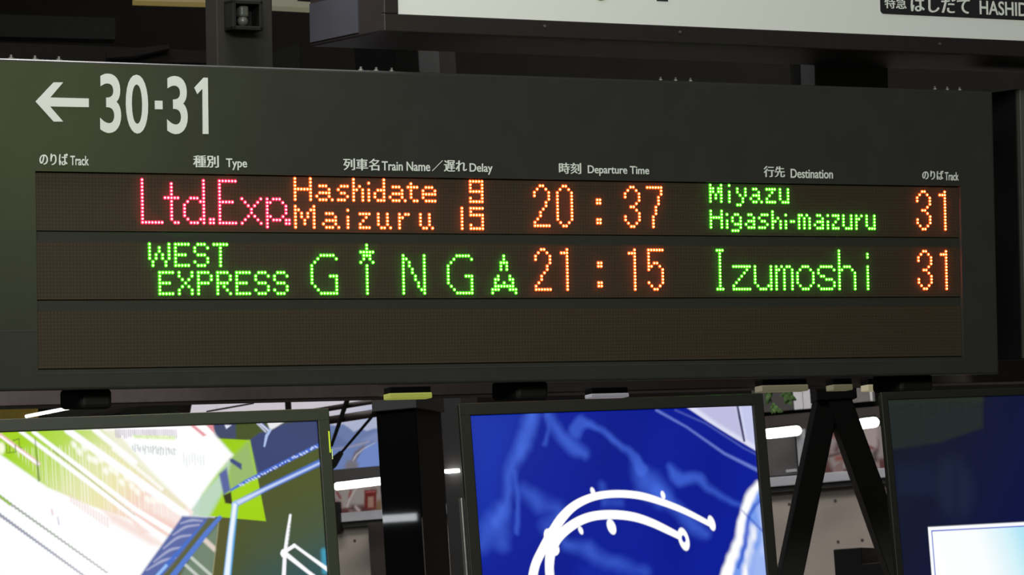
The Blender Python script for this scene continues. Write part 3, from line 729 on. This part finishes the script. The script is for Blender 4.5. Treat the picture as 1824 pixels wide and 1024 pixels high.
bz = .036
u, v = SP.uv(566, 747)[0], SP.uv(290, 759.5)[1]
s1, f1, hw1, top1 = make_screen('advertising_screen', 'tall screen at lower left showing a washed-out white and lime street scene', u - SCREEN_W * 1.14, v, bz, paint_street, 420, 210, (-14, 600), M_bezel, 1.14)
bm = bmesh.new(); a = f1.uv(583.5, 768)[1]; b = f1.uv(586.5, 806)[1]; box(bm, hw1 + bz - .0075, hw1 + bz - .0045, -.003, .001, b, a); link('edge_reflection', bm, glow('lime_reflection', (.62, .8, .02), 1.0), s1)  # lime reflection on the bezel edge, given as emission
bm = bmesh.new(); a = f1.uv(588, 800)[1]; b = f1.uv(590, 818)[1]; box(bm, hw1 + bz - .002, hw1 + bz + .0005, -.002, .001, b, a); link('edge_clip', bm, M_trim, s1)
u, v = SP.uv(839, 742)[0], SP.uv(1090, 731)[1]
s2, f2, hw2, top2 = make_screen('advertising_screen', 'tall screen below the middle of the board showing a deep blue scene with white arcs', u, v, bz, paint_blue, 380, 230, (820, 1400), M_bezel_k)
a = f2.uv(815, 886)[1]
bm = bmesh.new(); box(bm, -hw2 - bz - .006, -hw2 - bz - .001, .02, .04, .1, a, bev=.001); link('side_trim', bm, M_trim, s2)
u, v = SP.uv(1595, 850)[0], SP.uv(1700, 708)[1]
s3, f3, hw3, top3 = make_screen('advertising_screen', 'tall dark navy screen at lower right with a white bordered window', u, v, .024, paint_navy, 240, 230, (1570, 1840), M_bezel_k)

# ================================================================== BETWEEN THE SCREENS: nearer posts and braces
def leg_px(fr, q, w0, w1):
    bm = bmesh.new(); prism(bm, [fr.uv(x, y, w0) for x, y in q], w0, w1); return bm
# polished black column
CF = Frame(at(735, 800, 12.6), math.radians(-18))
a = CF.rect(678, 860, 747, 870)
cb = Frame(CF.O + CF.u * ((a[0] + a[1]) / 2) - np.array([0, 0, CF.O[2]]), math.radians(-18))
cw = (a[1] - a[0]) / 2; CD = .28
col = thing('column', cb.matrix(), 'polished black square column between the left and middle screens', 'column')
bm = bmesh.new(); box(bm, -cw, cw, .012, CD, 0, 5.98, bev=.003); link('shaft', bm, M_black, col)
bm = bmesh.new(); box(bm, -cw, cw, 0, .013, .01, 5.97); link('polished_slab', bm, M_gloss, col)
v1 = cb.uv(735, 728)[1]
bm = bmesh.new(); box(bm, -cw - .012, cw + .012, -.012, CD + .012, v1, v1 + .16, bev=.004); link('collar', bm, M_dgrey, col)
# slim grey pillar right of it, seen just left of the middle screen
PF = Frame(at(804, 850, 13.6), math.radians(-18)); a = PF.rect(792, 850, 830, 860)
pb = Frame(PF.O + PF.u * ((a[0] + a[1]) / 2) - np.array([0, 0, PF.O[2]]), math.radians(-18)); pw = (a[1] - a[0]) / 2
pil = thing('pillar', pb.matrix(), 'slim grey pillar with a bright strip, just left of the blue screen', 'pillar')
link('shaft', bx(-pw, pw, 0, .2, 0, 5.98, bev=.003), M_dgrey, pil)
a = pb.rect(793, 835.5, 816, 842, -.02); bm = bmesh.new(); box(bm, a[0], a[1], -.03, .001, a[2], a[3], bev=.002); link('bright_strip', bm, M_tube, pil)  # emissive strip across the pillar's face
# black A-shaped steel brace
AF = Frame(at(1487, 860, 12.8), math.radians(5))
ag = Frame(AF.O - np.array([0, 0, AF.O[2]]), math.radians(5))
br = thing('steel_brace', ag.matrix(), 'black A-shaped steel brace standing between the blue and navy screens', 'brace')
def floor_pt(x0, y0, x1, y1):
    """carry a line of the brace down to the floor"""
    p, q = np.array(ag.uv(x0, y0)), np.array(ag.uv(x1, y1)); t = (0 - p[1]) / (q[1] - p[1]); r_ = p + (q - p) * t; return (float(r_[0]), 0.0)
def up_pt(x0, y0, x1, y1, y2):
    t = (y2 - y0) / (y1 - y0); return ag.uv(x0 + (x1 - x0) * t, y2)
def leg(le, ri, w0, w1, ytop):
    pts = [up_pt(*le, ytop), up_pt(*ri, ytop), floor_pt(*ri), floor_pt(*le)]
    bm = bmesh.new(); prism(bm, pts, w0, w1); bmesh.ops.bevel(bm, geom=bm.edges[:], offset=.003, segments=1, affect='EDGES'); return bm
link('leg', leg((1458.6, 697, 1389.8, 1024), (1487.2, 757, 1431.7, 1024), 0, .11, 690), M_steel_k, br)
link('leg', leg((1488.8, 757, 1574.5, 999), (1511.7, 697, 1564.4, 841), -.012, .098, 690), M_steel_k, br)
a = ag.rect(1452, 672, 1524, 712); link('gusset_plate', bx(a[0], a[1], -.02, .12, a[2], a[3], bev=.003), M_steel_k, br)
a0 = ag.uv(1487, 690)
link('upright', bx(a0[0] - .06, a0[0] + .06, .02, .1, a0[1] - .02, 5.98), M_steel_k, br)
# dark cabinet, stepped, at the bottom between the legs
KF = Frame(at(1520, 1000, 14.2), math.radians(-20)); kb = Frame(KF.O - np.array([0, 0, KF.O[2]]), math.radians(-20))
kab = thing('cabinet', kb.matrix(), 'black stepped cabinet low between the legs of the steel brace', 'cabinet')
a = kb.rect(1486, 976.5, 1536, 1030); b = kb.rect(1534, 1001.5, 1600, 1030)
bm = bmesh.new(); box(bm, a[0], a[1], 0, .4, 0, a[3], bev=.004); link('tall_body', bm, M_black, kab)
bm = bmesh.new(); box(bm, b[0], b[1], 0, .4, 0, b[3], bev=.004); link('low_body', bm, M_black, kab)
# dark service rail behind the board with pale, faintly emissive plates on it
RF = Frame(at(912, 690, 11.3), math.radians(27))
a = RF.rect(-60, 680, 1900, 700)
v0 = RF.uv(300, 717)[1]
rail = thing('service_rail', RF.matrix(), 'long dark rail running behind and just below the departure board', 'rail')
link('beam', bx(a[0] - .3, a[1] + .3, 0, 0.10, v0, v0 + .15, bev=.004), mat('taupe_rail', (.13, .105, .10), .55, var=.1), rail)
for uu in (RF.uv(430, 300, .05)[0], RF.uv(1500, 300, .05)[0]): link('hanger_rod', bx(uu - .03, uu + .03, .02, .08, v0 + .14, (6.0 - RF.O[2])), M_caseback, rail)
def cover(x0, y0, x1, y1, m_, label):
    a = RF.rect(x0, y0, x1, y1, -.02)
    t = thing('glow_plate', RF.matrix(((a[0] + a[1]) / 2, -.02, a[2])), label, 'lamp', 'pale glowing plates on the rail below the board')
    h = (a[1] - a[0]) / 2
    bm = bmesh.new(); box(bm, -h, h, -.03, .0185, 0, (a[3] - a[2]), bev=.003); link('glow_body', bm, m_, t)
    bm = bmesh.new(); box(bm, -h * .96, h * .96, -.028, .019, (a[3] - a[2]) + .0005, (a[3] - a[2]) + .02, bev=.002); link('clip_bar', bm, M_caseback, t)
cover(687, 701, 763, 711, mat('lime_plate', (.3, .34, .12), .4, emit=lin(150, 156, 66), es=.75), 'yellow-green glowing plate above the polished black column')
cover(1349, 687, 1432, 698, mat('cream_plate', (.45, .42, .33), .4, emit=lin(120, 114, 88), es=.5), 'long cream glowing plate above the hanging leaves')
cover(1476, 686, 1511, 696, mat('dim_plate', (.4, .38, .28), .4, emit=lin(112, 108, 82), es=.5), 'short dim glowing plate right over the top of the black brace')
cover(1538, 686, 1573, 697, mat('pale_plate', (.6, .56, .45), .4, emit=lin(170, 162, 128), es=.6), 'small bright cream glowing plate left of the navy screen')
cover(1046, 702, 1113, 709, mat('lilac_plate', (.5, .5, .52), .4, emit=lin(140, 138, 146), es=.6), 'thin grey glowing plate above the blue screen')

# ================================================================== FAR WALL: prints, ledge, lamps
def on_wall(name, label, cat, px, w0, w1, mt, part, group=None, bev=.0):
    a = WALL.rect(*px, w0)
    t = thing(name, WALL.matrix(((a[0] + a[1]) / 2, 0, a[2])), label, cat, group)
    h = (a[1] - a[0]) / 2
    link(part, bx(-h, h, w0, w1, 0, a[3] - a[2], bev=bev), mt, t)
    return t, a
# continuous pale ledge over the concrete and the dark rail under it
a = WALL.rect(1375, 843.5, 1560, 860.5); uL = WALL.uv(540, 930)[0]; uR = WALL.uv(1700, 850)[0]
tag(link('trim_1', bx(uL, uR, -.06, .01, a[2], a[3], bev=.003), M_pale, M=WALL.matrix()), kind='structure')
tag(link('trim_2', bx(uL, uR, -.04, .01, a[2] - .028, a[2] + .001, bev=.002), mat('dark_rail', (.03, .034, .03), .5), M=WALL.matrix()), kind='structure')
LED_T = a[3]
bm = bmesh.new()                                       # form-tie holes are marks of the concrete itself
for (px, py) in ((1406, 898), (1488, 892), (1531, 888), (1493, 965), (1536, 962), (632, 963), (659, 962)):
    u, v = WALL.uv(px, py); tube(bm, (u, -.002, v), (u, .01, v), .008, 10)
tag(link('trim_3', bm, M_dgrey, M=WALL.matrix()), kind='structure')

# wide backlit coast photograph
def paint_coast(p):
    k = 6.829; c = lambda pts: [(560 + x / k, 690 + y / k) for x, y in pts]
    p.C[:] = p.ramp((600, 715), (620, 760), [(0, (205, 198, 206)), (.5, (196, 194, 208)), (1, (172, 180, 206))])
    p.poly(c([(1200, 480), (720, 500), (640, 530), (560, 500), (480, 540), (420, 490), (350, 445), (280, 470), (100, 440), (-400, 520), (-3000, 520), (-3000, 1100), (1200, 1100)]), (104, 122, 168), soft=2)
    p.poly(c([(1200, 560), (760, 540), (640, 600), (560, 640), (1200, 700)]), (126, 140, 184), al=.8, soft=4)
    p.poly(c([(-400, 560), (250, 560), (420, 690), (360, 720), (-400, 730)]), (86, 102, 146), al=.6, soft=5)
    p.poly(c([(-3000, 760), (300, 745), (560, 720), (700, 680), (1200, 600), (1200, 1100), (-3000, 1100)]), (104, 126, 176), soft=3)
    p.poly(c([(470, 890), (500, 830), (620, 730), (780, 660), (1200, 600), (1200, 1100), (520, 1100)]), (108, 134, 196), soft=2)
    p.stroke(c([(220, 750), (420, 725), (560, 690), (660, 660)]), [1, 3, 4, 3], (158, 152, 166), al=.7, soft=2)
    p.stroke(c([(480, 880), (520, 800), (600, 720)]), [9, 11, 5], (104, 100, 118), soft=2.5); p.stroke(c([(468, 895), (510, 820), (600, 745), (740, 670)]), [2.5, 1.6, 1.2, .8], (206, 204, 208), al=.8)
    p.poly(c([(370, 960), (400, 890), (480, 880), (540, 930), (520, 1000), (370, 1000)]), (112, 108, 116), soft=5)
    for x in (385, 512): p.stroke([(x, 700), (x + 1, 735)], .8, (168, 164, 172), al=.7)
a = WALL.rect(316, 690, 677, 836, -.05)
b = WALL.rect(584, 800, 677, 833.5, -.05)
M_print = picture('backlit_print', .95, .5)
u0, u1, v0, v1 = WALL.uv(316, 760, -.05)[0], b[1], b[2], WALL.uv(600, 690, -.05)[1]
PFm = Frame(WALL.O + WALL.u * (u0 + u1) / 2 + WALL.v * v0, math.radians(-20))
t = thing('photo_mural', PFm.matrix(), 'wide backlit coast and mountains photograph on the far wall behind the left screen', 'poster')
h = (u1 - u0) / 2
link('light_box', bx(-h, h, -.049, -.004, 0, v1 - v0), M_pale, t)
pc = Picture(PFm, axis(-h, h, -h, 9, 300), np.linspace(0, v1 - v0, 150), -.0505); paint_coast(pc); pc.mesh('print', M_print, t)
# dark pipes and tie rods crossing in front of the photograph
FF = Frame(at(630, 740, 15.5), math.radians(-20))
for q, r_, lb in (([(560, 732), (700, 709)], .012, 'upper thin dark horizontal pipe across the sky of the coast photograph'), ([(570, 751), (700, 731)], .018, 'lower thick dark horizontal pipe across the coast photograph'), ([(0, 748), (0, 748)], 0, '')):
    if not r_: continue
    p0, p1 = [FF.uv(*k) for k in q]; bm = bmesh.new()
    tube(bm, (0, 0, 0), ((p1[0] - p0[0]), 0, p1[1] - p0[1]), r_, 12)
    o = tag(link('pipe', bm, M_brown, M=FF.matrix((p0[0], 0, p0[1])), smooth=True), lb, 'pipe', 'pipes before the coast photograph')
for q, rr, lb in (([(621, 705), (606, 748), (590, 795)], (.012, .010, .007), 'left leaning black tie rod before the coast photograph'), ([(672, 724), (660, 745), (608, 806)], (.012, .007, .006), 'right leaning black tie rod ending in a wedge before the coast photograph')):
    P = [FF.uv(x, y, -.05) for x, y in q]; base = P[-1]
    t = thing('tie_rod', FF.matrix((base[0], -.05, base[1])), lb, 'rod', 'tie rods before the coast photograph'); bm = bmesh.new()
    for i in range(2): tube(bm, (P[i][0] - base[0], 0, P[i][1] - base[1]), (P[i+1][0] - base[0], 0, P[i+1][1] - base[1]), rr[i], 10, rr[i + 1])
    link('rod', bm, M_steel_k, t)
    if rr[1] < .009:
        bm = bmesh.new(); e = [FF.uv(x, y, -.05) for x, y in ((607, 803), (610, 808), (598, 830), (586, 842), (586, 820))]
        prism(bm, [(x - base[0], z - base[1]) for x, z in e], -.012, .012); link('wedge_plate', bm, M_steel_k, t)
# thin dark wire and frame upright over the pale print, left
e0, e1 = FF.uv(368, 733), FF.uv(452, 718)
bm = bmesh.new(); tube(bm, (0, 0, 0), (e1[0] - e0[0], 0, e1[1] - e0[1]), .004, 8)
tag(link('cable', bm, M_steel_k, M=FF.matrix((e0[0], 0, e0[1]))), 'thin dark cable sloping over the top edge of the left screen', 'cable')
e = FF.uv(514, 733); bm = bmesh.new(); box(bm, -.011, .011, -.01, .01, -.06, .10)
tag(link('upright', bm, M_steel_k, M=FF.matrix((e[0], 0, e[1]))), 'short dark upright above the top edge of the left screen', 'post')

# advertising print with red and white figures, left gap; another in the right gap
def paint_shop(seed):
    def f(p):
        r = random.Random(seed); us, vs2 = p.us, p.vs
        w_, h_ = us[-1] - us[0], vs2[-1] - vs2[0]
        X = (p.p[:, 0] - us[0]) / w_; Y = (p.p[:, 1] - vs2[0]) / h_
        p.C[:] = np.array(lin(150, 138, 134))[None]
        n = p.noise(22, 26, seed); n2 = p.noise(50, 40, seed + 3)
        low = smooth((.42 - Y) * 4 + (n - .5) * 1.6)
        p.blend(low, (92, 52, 50)); p.blend(low * smooth((n2 - .5) * 4), (150, 130, 126))
        p.blend(smooth((n2 - .62) * 5) * (1 - low) * .6, (120, 84, 82))
        p.blend(smooth(.08 - Y) * 0 + smooth((.06 - Y) * 30), (110, 40, 42))
    return f
M_poster = picture('dim_backlit_print', .6, .5)
def print_on_wall(name, label, px, paint, nu, nv, w=-.05):
    a = WALL.rect(*px, w)
    fr = Frame(WALL.O + WALL.u * (a[0] + a[1]) / 2 + WALL.v * a[2], math.radians(-20))
    t = thing(name, fr.matrix(), label, 'poster'); h = (a[1] - a[0]) / 2
    link('light_box', bx(-h, h, w + .001, -.004, 0, a[3] - a[2]), M_pale, t)
    pc = Picture(fr, np.linspace(-h, h, nu), np.linspace(0, a[3] - a[2], nv), w - .0005); paint(pc); pc.mesh('print', M_poster, t)
    return t
def paint_left(p):
    paint_shop(21)(p)
    k = 5.277; c = lambda pts: [(590 + x / k, 830 + y / k) for x, y in pts]
    p.poly(c([(90, 200), (310, 195), (310, 350), (240, 375), (110, 390)]), (158, 148, 142), soft=3)
    p.stroke(c([(55, 250), (85, 300)]), 4, (130, 62, 62), soft=2); p.stroke(c([(185, 230), (170, 290)]), 4, (140, 70, 70), soft=2); p.stroke(c([(230, 215), (180, 300), (150, 380)]), 2.5, (196, 186, 182), soft=2)
    p.poly(c([(312, 225), (425, 225), (425, 400), (312, 400)]), (108, 26, 24), soft=2); p.poly(c([(345, 290), (398, 285), (398, 388), (345, 390)]), (158, 120, 104), soft=2); p.stroke(c([(330, 245), (410, 240)]), 2, (168, 90, 84))
    p.poly(c([(180, 360), (300, 370), (330, 420), (200, 430)]), (76, 40, 44), al=.8, soft=5); p.stroke(c([(230, 385), (260, 415)]), 4, (190, 178, 176), soft=3)
    p.poly(c([(430, 330), (490, 290), (490, 450), (420, 430)]), (122, 96, 66), soft=5)
    p.stroke(c([(40, 472), (500, 452)]), 4, (92, 34, 34), soft=2)
def paint_right(p):
    paint_shop(33)(p)
    k = 7.0154; c = lambda pts: [(1340 + x / k, 680 + y / k) for x, y in pts]
    p.poly(c([(1380, 560), (1560, 560), (1560, 800), (1460, 880), (1400, 700)]), (176, 160, 156), soft=4)
    p.poly(c([(960, 700), (1110, 680), (1150, 840), (1000, 920)]), (152, 140, 140), soft=5)
    p.stroke(c([(1010, 660), (1090, 700), (1130, 760)]), 8, (150, 80, 66), soft=5); p.poly(c([(1030, 600), (1080, 610), (1090, 670), (1010, 670)]), (96, 84, 82), soft=4)
    p.stroke(c([(1080, 780), (1050, 850)]), 9, (92, 58, 60), soft=6); p.stroke(c([(960, 930), (1180, 870)]), 4, (70, 44, 42), soft=3)
    p.stroke(c([(1450, 810), (1500, 830)]), 5, (120, 56, 66), soft=3); p.poly(c([(1500, 880), (1560, 850), (1560, 1000), (1520, 1000)]), (70, 56, 54), soft=5)
    p.stroke(c([(1060, 960), (1180, 940)]), 8, (136, 70, 58), soft=5); p.stroke(c([(1140, 900), (1190, 980)]), 5, (196, 186, 182), soft=3)
print_on_wall('advertising_poster', 'red and white advertising poster under the lamp right of the left screen', (560, 862.5, 679, 922), paint_left, 120, 70)
print_on_wall('advertising_poster', 'pink and brown advertising poster behind the black steel brace', (1439, 762, 1600, 845), paint_right, 150, 80)
# dark fascia boards and panels
on_wall('fascia_board', 'dark brown fascia board between the coast photograph and the lamp', 'board', (540, 835, 684, 861), -.05, .0, M_dgrey, 'board')
on_wall('fascia_board', 'near-black fascia board over the lamps behind the black steel brace', 'board', (1330, 730.5, 1640, 760), -.05, .0, M_brown, 'board')
on_wall('pilaster', 'dark brown pilaster left of the polished black column', 'pilaster', (659, 930, 690, 1060), -.10, .0, M_brown, 'shaft')
on_wall('wall_panel', 'dark grey panel under the lamp right of the blue screen', 'panel', (1330, 770, 1418.5, 848), -.04, .0, mat('slate_panel', (.075, .072, .075), .6, var=.08), 'panel')
on_wall('pilaster', 'pale grey upright strip between dark panel and poster', 'pilaster', (1420.5, 764, 1436, 845), -.075, .0, M_pale, 'shaft')
on_wall('wall_panel', 'dark panel behind the hanging leaves', 'panel', (1340, 690, 1413, 733), -.02, .0, M_dgrey, 'panel')
on_wall('wall_panel', 'grey brown panel right of the black steel brace at the top', 'panel', (1505, 688, 1550, 716.5), -.03, .0, mat('taupe_panel', (.17, .16, .16), .6, var=.08), 'panel')
on_wall('pilaster', 'narrow white upright strip left of the navy screen', 'pilaster', (1549.5, 688, 1553.5, 714), -.05, .0, M_white, 'shaft')
for i, (x0, x1, lb) in enumerate(((1413, 1429, 'leftmost white board right of the hanging leaves'), (1430, 1443, 'middle white board behind the left leg of the brace'), (1444, 1470, 'rightmost white board half hidden by the brace'))):
    on_wall('white_board', lb, 'board', (x0, 680, x1, 729 - i * 1.2), -.04, .0, M_white, 'panel', 'white boards behind the brace')
on_wall('pilaster', 'pale strip at the right end of the concrete wall', 'pilaster', (1560, 955, 1576, 1060), -.04, .0, M_pale, 'shaft')
on_wall('utility_box', 'small black box standing at the left edge of the red poster', 'box', (592, 894, 604, 945), -.09, -.0525, M_black, 'body')
on_wall('wall_label', 'tiny pale label strip on the slate panel', 'label', (1400, 835.5, 1420, 840.5), -.045, -.041, M_pale, 'strip')
# fluorescent lamps in front of the wall
def wall_lamp(label, x0, y0, x1, y1, rad, w=-.35):
    p, q = WALL.uv(x0, y0, w), WALL.uv(x1, y1, w)
    mu, mv = (p[0] + q[0]) / 2, (p[1] + q[1]) / 2
    t = thing('tube_lamp', WALL.matrix((mu, w, mv)), label, 'lamp', 'tube lamps along the far wall')
    P = (p[0] - mu, 0, p[1] - mv); Q = (q[0] - mu, 0, q[1] - mv)
    bm = bmesh.new(); capsule(bm, P, Q, rad); link('tube', bm, M_tube, t, smooth=True)
    bm = bmesh.new(); tube(bm, (P[0], .03, P[2] + rad * .8), (Q[0], .03, Q[2] + rad * .8), rad * .7, 8); link('batten', bm, M_black, t)
    bm = bmesh.new(); box(bm, -.02, .02, .02, -w - .051, rad * .2, rad * 1.2); link('arm', bm, M_black, t)
wall_lamp('fluorescent tube lamp over the red and white poster', 601, 866, 680, 856.5, .019)
wall_lamp('fluorescent tube lamp left of the brace over the slate panel', 1368, 772.5, 1419, 767, .024)
wall_lamp('fluorescent tube lamp right of the brace by the navy screen', 1533, 755, 1557, 752, .025)
# far receding lamps, upper left of the left screen
LF = Frame(at(80, 730, 14.5), math.radians(-20))
for q, r_, lb in (([(47, 741.5), (126, 726)], .006, 'thick white tube lamp slanting over the top left of the left screen'), ([(72, 714.5), (126, 713.5)], .0028, 'thin bluish tube lamp just under the board at far left')):
    p0, p1 = LF.uv(*q[0]), LF.uv(*q[1], -.3)
    bm = bmesh.new(); capsule(bm, (0, 0, 0), (p1[0] - p0[0], -.3, p1[1] - p0[1]), r_)
    tag(link('tube_lamp', bm, M_tube_dim if r_ < .004 else M_tube, M=LF.matrix((p0[0], 0, p0[1])), smooth=True), lb, 'lamp', 'slanting tube lamps at far left')
a = LF.rect(-20, 719, 62, 746, .5); t = thing('ochre_board', LF.matrix(((a[0] + a[1]) / 2, .5, a[2])), 'ochre board above the left screen at the far left edge', 'board'); h = (a[1] - a[0]) / 2
link('panel', bx(-h, h, 0, .03, -.1, .3), mat('ochre_paint', (.16, .11, .01), .6, var=.2), t)  # ochre base colour with slight variation
for q, m_, lb in (([(60, 741), (126, 727), (200, 716), (330, 713), (330, 717), (250, 722), (140, 741)], M_pale, 'pale grey sloping duct over the left screen'), ([(215, 732), (250, 724), (320, 717), (317, 733), (215, 745)], M_steel_k, 'black sloping duct right of the pale one over the left screen')):
    w_ = .6 if m_ is M_pale else .5; P = [LF.uv(x, y, w_) for x, y in q]; b0 = P[0]
    bm = bmesh.new(); prism(bm, [(x - b0[0], z - b0[1]) for x, z in P], 0, .12)
    tag(link('duct', bm, M_grey if m_ is M_pale else m_, M=LF.matrix((b0[0], w_, b0[1]))), lb, 'duct', 'ducts over the left screen')

# hanging leaves
HF = Frame(at(1390, 712, 15.5), math.radians(-10))
e = HF.uv(1392, 690)
pl = thing('hanging_plant', HF.matrix((e[0], 0, e[1])), 'green hanging plant under the cream glowing plate right of the blue screen', 'plant')
bm = bmesh.new(); stems = []
for q in ([(1392, 668), (1366, 700), (1378, 722), (1381, 728)], [(1392, 668), (1398, 690), (1402, 700), (1403, 712)], [(1392, 668), (1374, 690), (1370, 704)], [(1394, 668), (1406, 700), (1406, 706)]):
    P = [np.array(HF.uv(x, y)) - np.array(e) for x, y in q]; stems.append(P)
    for i in range(len(P) - 1): tube(bm, (P[i][0], 0, P[i][1]), (P[i+1][0], 0, P[i+1][1]), .0025, 6)
link('stem', bm, M_stem, pl)
for P in stems:
    for i in range(9):
        t = .45 + .55 * i / 8; k = min(int(t * (len(P) - 1)), len(P) - 2); f_ = t * (len(P) - 1) - k
        c0 = P[k] + (P[k+1] - P[k]) * f_; an = -math.pi / 2 + random.uniform(-1.25, 1.25); L = random.uniform(.022, .042); wd = L * .28
        d = Vector((math.cos(an), random.uniform(-.5, .3), math.sin(an))).normalized(); s_ = d.cross(Vector((0, 1, 0))).normalized(); nrm = s_.cross(d)
        b0 = Vector((c0[0], random.uniform(-.02, .02), c0[1]))
        bm = bmesh.new(); L_ = []; R_ = []; C_ = []
        for j, (tt, ww) in enumerate(((0, .15), (.25, .8), (.5, 1), (.75, .7), (1, .05))):
            pc_ = b0 + d * L * tt - nrm * .006 * math.sin(tt * 3)
            C_.append(bm.verts.new(pc_)); L_.append(bm.verts.new(pc_ + s_ * wd * ww + nrm * .003)); R_.append(bm.verts.new(pc_ - s_ * wd * ww + nrm * .003))
        for j in range(4):
            bm.faces.new((C_[j], C_[j+1], L_[j+1], L_[j])); bm.faces.new((C_[j], R_[j], R_[j+1], C_[j+1]))
        link('leaf', bm, M_leaf, pl, smooth=True)
# beam from which the plant hangs
a = HF.rect(1340, 660, 1600, 686, .03)
t = thing('ceiling_beam', HF.matrix(((a[0] + a[1]) / 2, 0, a[2])), 'dark beam hidden behind the lower right of the board, over the leaves', 'beam')
h = (a[1] - a[0]) / 2; link('beam', bx(-h, h, -.05, .12, .0, .14, bev=.003), M_brown, t)
link('hanger_rod', bx(-.02, .02, .0, .04, .13, 6.0 - HF.O[2] - a[2]), M_caseback, t)

# ================================================================== UPPER LEFT: beams and strips under the ceiling
UF = Frame(at(250, 50, 15.0), math.radians(12))
def beam(label, q, w0, w1, m_, part='beam', name='ceiling_beam', cat='beam', group=None):
    P = [UF.uv(x, y, w0) for x, y in q]; b0 = np.mean(P, axis=0)
    t = thing(name, UF.matrix((b0[0], 0, b0[1])), label, cat, group); bm = bmesh.new()
    prism(bm, [(x - b0[0], z - b0[1]) for x, z in P], w0, w1); link(part, bm, m_, t); return t
M_bm = mat('dim_grey_beam', (.012, .0105, .009), .7, var=.15, spec=.08); M_bm2 = mat('dim_olive_beam', (.007, .0072, .0058), .7, var=.2, spec=.08)
beam('lowest dim grey beam just above the left end of the board', [(-40, 74), (230, 84), (400, 92), (400, 112), (-40, 108)], .0, .1, M_bm)
beam('slanting light grey strut above the left part of the board', [(190, 92), (300, 79), (303, 86), (240, 100), (190, 103)], -.1, -.04, M_bm)
beam('broad dim olive beam behind at upper left', [(-40, 24), (205, 32), (205, 70), (-40, 64)], .3, .4, M_bm2)
beam('dim olive beam between post and sign, above the board', [(470, 100), (534, 76), (534, 125), (470, 130)], .1, .2, M_bm2)
beam('yellowish strip light at the top edge left of the post', [(240, -8), (400, -4), (400, 5.2), (330, 3.6), (240, 1)], -.1, .0, mat('yellow_strip', (.05, .04, .02), .5, emit=lin(120, 104, 56), es=.8), 'glow_body', 'strip_light', 'lamp', 'strip lights at the upper left')
beam('whitish strip light at the top edge between post and sign', [(455, -10), (528, -10), (530, 2), (586, 6), (587, 16), (455, 9)], -.1, .0, mat('white_strip', (.05, .05, .04), .5, emit=lin(112, 112, 92), es=.8), 'glow_body', 'strip_light', 'lamp', 'strip lights at the upper left')
# edge of a neighbouring board, cut by the picture's right side
XF = Frame(at(1830, 400, 11.7), .52681, .0931174)
u0, v_lo, v_hi = XF.uv(1821, 400)[0], XF.uv(1820, 640)[1], XF.uv(1820, 158)[1]
t = thing('neighbour_board', XF.matrix((u0, 0, v_lo)), 'grey edge of another hung board, cut by the right edge of the photo', 'departure board')
link('casing', bx(0, .9, .02, .25, 0, v_hi - v_lo, bev=.004), M_caseback, t)
link('front_panel', bx(.002, .898, .0, .021, .003, v_hi - v_lo - .003, bev=.003), mat('greige_panel', (.085, .085, .072), .5, var=.08), t)
link('hanger_rod', bx(.76, .82, .1, .16, v_hi - v_lo - .01, (6.0 - XF.O[2]) / XF.v[2] - v_lo + .05), M_caseback, t)
